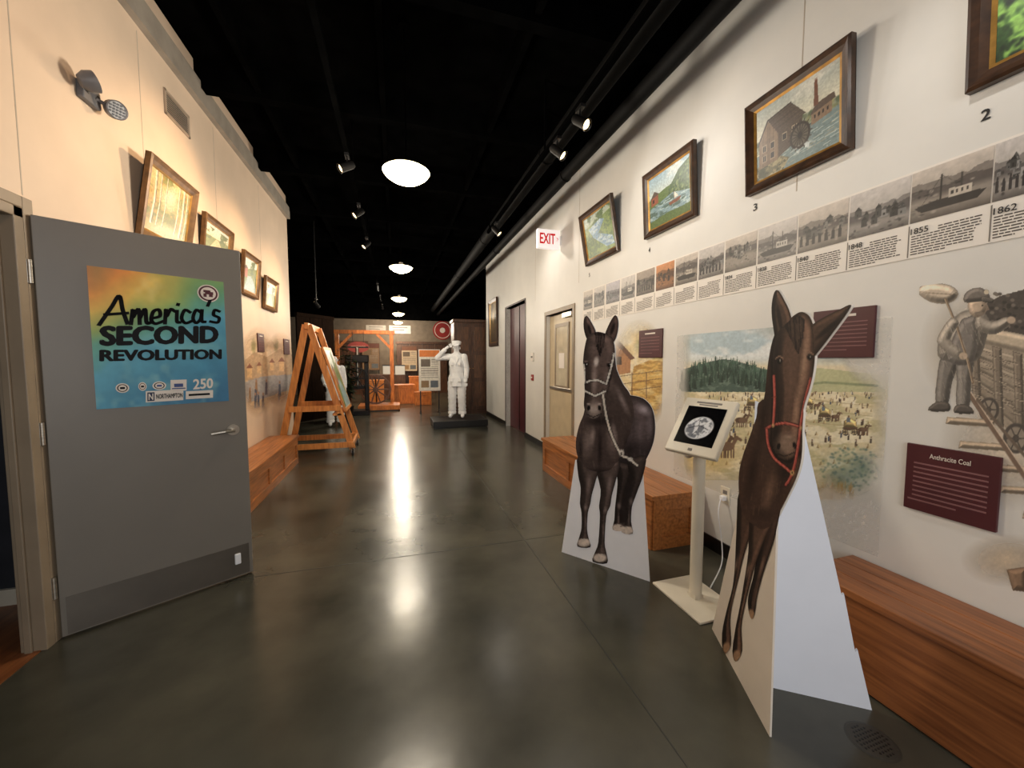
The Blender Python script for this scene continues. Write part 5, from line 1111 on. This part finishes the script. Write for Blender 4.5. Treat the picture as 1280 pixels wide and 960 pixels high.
# a spoked cart wheel standing on the platform
wc = V((g.x-.1, g.y-.1, .165+.42)); t = thing('wagon_wheel', (wc.x, wc.y, .165), 'dark spoked wagon wheel standing on the low platform', 'wheel')
MB().lathe(wc+V((0, -.03, 0)), [(.37, 0), (.42, 0), (.42, .06), (.37, .06), (.37, 0)], 36, (0, 1, 0)).build('rim', WOODD, t)
for k in range(10): MB().bar(wc+V((.06*math.cos(k*.628), 0, .06*math.sin(k*.628))), wc+V((.38*math.cos(k*.628), 0, .38*math.sin(k*.628))), .035, .035, (0, 1, 0)).build('spoke', WOODD, t)
MB().tube(wc+V((0, -.08, 0)), wc+V((0, .08, 0)), .075, .065, 20).build('hub', WOODD, t)
MB().bar(wc+V((0, .03, .3)), wc+V((0, .4, -.4)), .04, .04).build('prop', WOODD, t)
# dark iron hand press at left centre
g = fd(447, 9.95); IRON = mat('cast_iron', (26, 24, 24), .4, .5, var=.2)
t = thing('iron_machine', g, 'dark cast iron machine with flywheel beside the leafy plant', 'machine')
MB().box((g.x-.28, g.y-.25, 0), (g.x+.28, g.y+.25, .12)).build('base', IRON, t, bevel=.01)
for s in (-.22, .22): MB().box((g.x+s-.05, g.y-.12, .12), (g.x+s+.05, g.y+.12, 1.35)).build('column', IRON, t, bevel=.015)
MB().box((g.x-.28, g.y-.14, 1.35), (g.x+.28, g.y+.14, 1.55)).build('crossbeam', IRON, t, bevel=.02)
MB().tube((g.x, g.y, .75), (g.x, g.y, 1.75), .04).build('screw', STEEL, t, True)
MB().box((g.x-.16, g.y-.2, .68), (g.x+.16, g.y+.2, .76)).build('platen', IRON, t, bevel=.01)
MB().lathe((g.x, g.y-.18, .95), [(.25, -.02), (.28, -.02), (.28, .02), (.25, .02), (.25, -.02)], 32, (0, 1, 0)).build('flywheel', IRON, t)
for k in range(3): MB().bar((g.x-.26*math.cos(k*1.047), g.y-.18, .95-.26*math.sin(k*1.047)), (g.x+.26*math.cos(k*1.047), g.y-.18, .95+.26*math.sin(k*1.047)), .03, .02, (0, 1, 0)).build('wheel_spoke', IRON, t)
MB().bar((g.x-.28, g.y, 1.75), (g.x+.28, g.y, 1.75), .04, .04).build('turn_bar', IRON, t)
# timber gantry
gl, gr = fd(426, 11.9), fd(490, 11.6); gl.y = gr.y = 12.3
t = thing('timber_gantry', (gl+gr)/2, 'orange timber gantry frame at the far left with top beam', 'gantry')
zt = 2.2
for p_ in (gl, gr): MB().bar((p_.x, p_.y, 0), (p_.x, p_.y, zt), .11, .11, (0, 1, 0)).build('post', ORW, t, bevel=.004)
dd = (gr-gl).normalized()
MB().bar(gl-dd*.2+V((0,0,zt+.05)), gr+dd*.1+V((0,0,zt+.05)), .12, .11).build('top_beam', ORW, t, bevel=.004)
for p_, s in ((gl, 1), (gr, -1)): MB().bar(p_+V((0,0,zt-.45)), p_+dd*s*.42+V((0,0,zt)), .07, .07, (0, 1, 0)).build('brace', ORW, t)
sg = fd(449, 11.5); sg.y = 12.19
t = thing('oval_sign', (sg.x, sg.y, 1.8), 'maroon oval sign hanging from the timber gantry', 'sign')
mb = MB(); mb.prism([sg+V((.3*math.cos(k*math.pi/16), 0, 1.8+.16*math.sin(k*math.pi/16))) for k in range(32)], (0, .03, 0)); mb.build('board', mat('sign_maroon', (120, 40, 38), .5), t)
MB().obox(sg+V((0, -.002, 1.8)), (.2, 0, 0), (0, .002, 0), (0, 0, .025)).build('text_line', TEXTW, t)
for s in (-.15, .15): MB().tube(sg+V((s, .015, 1.93)), sg+V((s, .015, 2.24)), .006).tube(sg+V((s, .015, 2.24)), sg+V((s, .05, 2.24)), .006).build('hanger', BLACKS, t)
# exhibit boards on stands
def p_pan(head, pic, bg=(232, 226, 214)):
    def f(c):
        c.c[:] = bg; c.put((c.Y < .16).astype(float), head); c.poly([(.08, .22), (.55, .22), (.55, .42), (.08, .42)], pic)
        for k in range(9): c.line([(.6 if k < 4 else .08, .24+k*.055), (.92, .24+k*.055)], .02, (140, 132, 124))
        c.poly([(.08, .76), (.46, .76), (.46, .94), (.08, .94)], (150, 120, 84)); c.poly([(.54, .76), (.92, .76), (.92, .94), (.54, .94)], (96, 104, 112)); c.noise(.1, 20)
    return f
for px, dep, w, z0, z1, hc_, pc_, bg, lab in ((537, 10.2, .28, .6, 1.7, (214, 120, 50), (110, 96, 84), (232, 226, 214), 'white upright exhibit board with orange heading left of the statue'),
        (464, 15.6, .34, 1.0, 2.1, (90, 46, 32), (110, 92, 70), (128, 104, 78), 'far brown exhibit board inside the gantry frame'),
        (512, 15.9, .32, .95, 2.0, (120, 74, 46), (96, 84, 70), (206, 190, 164), 'far tan exhibit board above the orange crates')):
    g = fd(px, dep)
    t = thing('exhibit_board', g, lab, 'exhibit board')
    MB().box((g.x-w, g.y, z0), (g.x+w, g.y+.03, z1)).build('board', CARD if px > 530 else WOODD, t)
    panel('print', (g.x-w+.02, g.y-.002, z0+.02), V((2*w-.04, 0, 0)), V((0, 0, z1-z0-.04)), 50, 70, p_pan(hc_, pc_, bg), t)
    for s in (-w+.04, w-.04): MB().box((g.x+s-.015, g.y+.03, 0), (g.x+s+.015, g.y+.06, z1)).box((g.x+s-.015, g.y-.15, 0), (g.x+s+.015, g.y+.25, .03)).build('stand', BLACKS, t)
# tall dark panelling along the far end
for px0, px1, lab in ((424, 462, 'dark wood panel screen at the far end behind the gantry'), (496, 560, 'dark wood panel screen at the far end behind the exhibit board')):
    g0, g1 = fd(px0, 16.6), fd(px1, 16.6); g0.y = g1.y = 16.9
    t = thing('panel_screen', (g0+g1)/2, lab, 'screen'); n = 4
    for k in range(n): x0 = g0.x+(g1.x-g0.x)*k/n; MB().box((x0+.01, 16.9, 0), (x0+(g1.x-g0.x)/n-.01, 16.96, 2.1)).build('panel', WOODD, t, bevel=.004)
    MB().box((g0.x-.03, 16.87, 2.1), (g1.x+.03, 16.99, 2.2)).build('top_rail', WOODD, t)
# round red sign on the far wall
g = on_plane(553, 413, V((0, 17.5, 0)), V((0, 1, 0)))
t = thing('round_sign', g, 'round red sign with pale rim on the far wall above statue', 'sign')
MB().tube(g+V((0, -.04, 0)), g, .42, n=36).build('disc', mat('sign_red', (150, 34, 30), .5), t)
MB().lathe(g+V((0, -.041, 0)), [(.33, 0), (.36, -.004), (.36, -.001)], 36, (0, 1, 0)).build('ring', TEXTW, t)
MB().tube(g+V((0, -.05, 0)), g+V((0, -.04, 0)), .12, n=24).build('center', TEXTW, t)
for px, py, w, h, col, lab in ((500, 412, .9, .35, (206, 200, 190), 'pale wide sign high on the far wall'), (470, 411, .8, .3, (180, 174, 164), 'greyer wide sign high on the far wall above the gantry')):
    g = on_plane(px, py, V((0, 17.5, 0)), V((0, 1, 0)))
    t = thing('wall_poster', g, lab, 'poster')
    MB().box((g.x-w/2, g.y-.02, g.z-h/2), (g.x+w/2, g.y, g.z+h/2)).build('sheet', mat('far_print_%d' % px, col, .6), t)
    MB().box((g.x-w*.35, g.y-.024, g.z+h*.2), (g.x+w*.35, g.y-.02, g.z+h*.3)).box((g.x-w*.35, g.y-.024, g.z-h*.1), (g.x+w*.2, g.y-.02, g.z)).build('print_lines', TEXTL, t)
for px, dep, lab in ((485, 15.2, 'small lit glass display case on far table, left of a pair'), (500, 15.2, 'small lit glass display case on far table, right of a pair')):
    g = fd(px, dep); t = thing('display_case', g, lab, 'display case', 'lit display cases at the far end')
    MB().box((g.x-.2, g.y-.25, 0), (g.x+.2, g.y+.25, .85)).build('pedestal', WOODD, t)
    MB().box((g.x-.18, g.y-.23, .85), (g.x+.18, g.y+.23, 1.2)).build('glass_box', emit('case_glow', (176, 180, 178), .3), t)
    MB().box((g.x-.2, g.y-.25, 1.2), (g.x+.2, g.y+.25, 1.23)).build('case_lid', BLACKS, t)
# a tall panelled cabinet behind the statue
g = fd(587, 10.4)
t = thing('tall_cabinet', g, 'tall dark brown panelled cabinet behind the saluting statue', 'cabinet')
cw = .45
MB().box((g.x-cw, g.y-.25, .08), (g.x+cw, g.y+.3, 2.4)).build('body', WOODD, t, bevel=.005)
MB().box((g.x-cw-.03, g.y-.29, 2.4), (g.x+cw+.03, g.y+.32, 2.48)).build('cornice', WOODD, t, bevel=.008)
MB().box((g.x-cw-.02, g.y-.27, 0), (g.x+cw+.02, g.y+.3, .08)).build('plinth', WOODD, t)
for s in (-1, 1):
    x0, x1 = (g.x-cw+.02, g.x-.01) if s < 0 else (g.x+.01, g.x+cw-.02)
    d = MB().box((x0, g.y-.27, .12), (x1, g.y-.25, 2.36)).build('door', WOODD, t, bevel=.003)
    mb = MB()
    for za, zb in ((.2, .85), (.95, 1.55), (1.65, 2.28)): mb.box((x0+.06, g.y-.278, za), (x1-.06, g.y-.27, zb))
    mb.build('door_panels', mat('cabinet_panel', (112, 74, 46), .4, c2=(66, 42, 26), scale=8, stretch=(6, 6, 1)), d, bevel=.004)
    MB().sph((g.x+s*.04, g.y-.285, 1.2), .014, .014, .014, 10).build('knob', GOLD, d, True)
# dark partition on the left beyond the wall end
g0, g1 = fd(372, 8.6), fd(418, 9.6)
t = thing('display_partition', (g0+g1)/2, 'tall dark wooden partition at the end of the left wall', 'partition')
for k in range(3):
    q0 = g0+(g1-g0)*k/3; q1 = g0+(g1-g0)*(k+1)/3
    MB().bar((q0+q1)/2+V((0,0,.02)), (q0+q1)/2+V((0,0,2.4)), .04, (q1-q0).length-.01, (q1-q0)).build('panel', WOODK, t)
MB().bar(g0+V((0,0,2.44)), g1+V((0,0,2.44)), .08, .08).build('top_rail', WOODK, t)
# dark leafy plant
g = fd(430, 8.95)
t = thing('potted_plant', g, 'tall dark leafy plant beside the timber gantry', 'plant')
MB().lathe(g, [(.0005, .005), (.15, .005), (.2, .34), (.18, .34), (.0005, .3)], 24).build('pot', BLACKS, t, True)
rnd = random.Random(3); mb = MB(); sm = MB()
for k in range(14):
    tp = g+V((rnd.uniform(-.2, .2), rnd.uniform(-.2, .12), rnd.uniform(.9, 1.75))); sm.tube(g+V((0,0,.3)), tp, .014, .006, 6)
    for j in range(18):
        b0 = (g+V((0,0,.3))).lerp(tp, .3+.7*j/17); an = rnd.uniform(0, 6.28); ln = rnd.uniform(.15, .28); d = V((math.cos(an), math.sin(an)*.7, rnd.uniform(-.3, .5))).normalized(); s = d.cross(V((0,0,1))).normalized()*.042
        mb.add([b0, b0+d*ln*.45+s, b0+d*ln+V((0,0,-.06)), b0+d*ln*.45-s], [(0, 1, 2, 3)])
mb.build('foliage', mat('dark_foliage', (48, 56, 30), .5, c2=(24, 32, 16), scale=10), t, recalc=False); sm.build('stem', WOODD, t)
g = fd(398, 7.6)
spot(g.x, g.y, 2.62, (g.x+.8, g.y+2.2, 1.2), 'small lit spotlight on a pole above the dark partition', 50, WARM, 70, None, True)
# ================================================================== LIGHT
def area(name, loc, target, sx, sy, e, col):
    ld = bpy.data.lights.new(name, 'AREA'); ld.shape = 'RECTANGLE'; ld.size = sx; ld.size_y = sy; ld.energy = e; ld.color = col
    o = bpy.data.objects.new(name, ld); C.objects.link(o); o.location = loc; o.rotation_euler = (V(target)-V(loc)).to_track_quat('-Z', 'Y').to_euler()
area('window_daylight', (.3, -2.3, 1.9), (.3, 5, 1.2), 3.2, 2.4, 78, (.99, .99, .985))
w = bpy.data.worlds.new('World'); bpy.context.scene.world = w; w.use_nodes = True
w.node_tree.nodes['Background'].inputs['Color'].default_value = (1, .96, .9, 1); w.node_tree.nodes['Background'].inputs['Strength'].default_value = .03
# ================================================================== CAMERA
cd = bpy.data.cameras.new('Camera'); cam = bpy.data.objects.new('Camera', cd); C.objects.link(cam)
cd.sensor_width = 36; cd.sensor_fit = 'HORIZONTAL'; cd.lens = F/1280*36; cd.clip_start = .02
cam.location = CAM; cam.rotation_euler = (math.pi/2-PIT, 0, -YAW)
bpy.context.scene.camera = cam
bpy.context.scene.view_settings.view_transform = 'Standard'
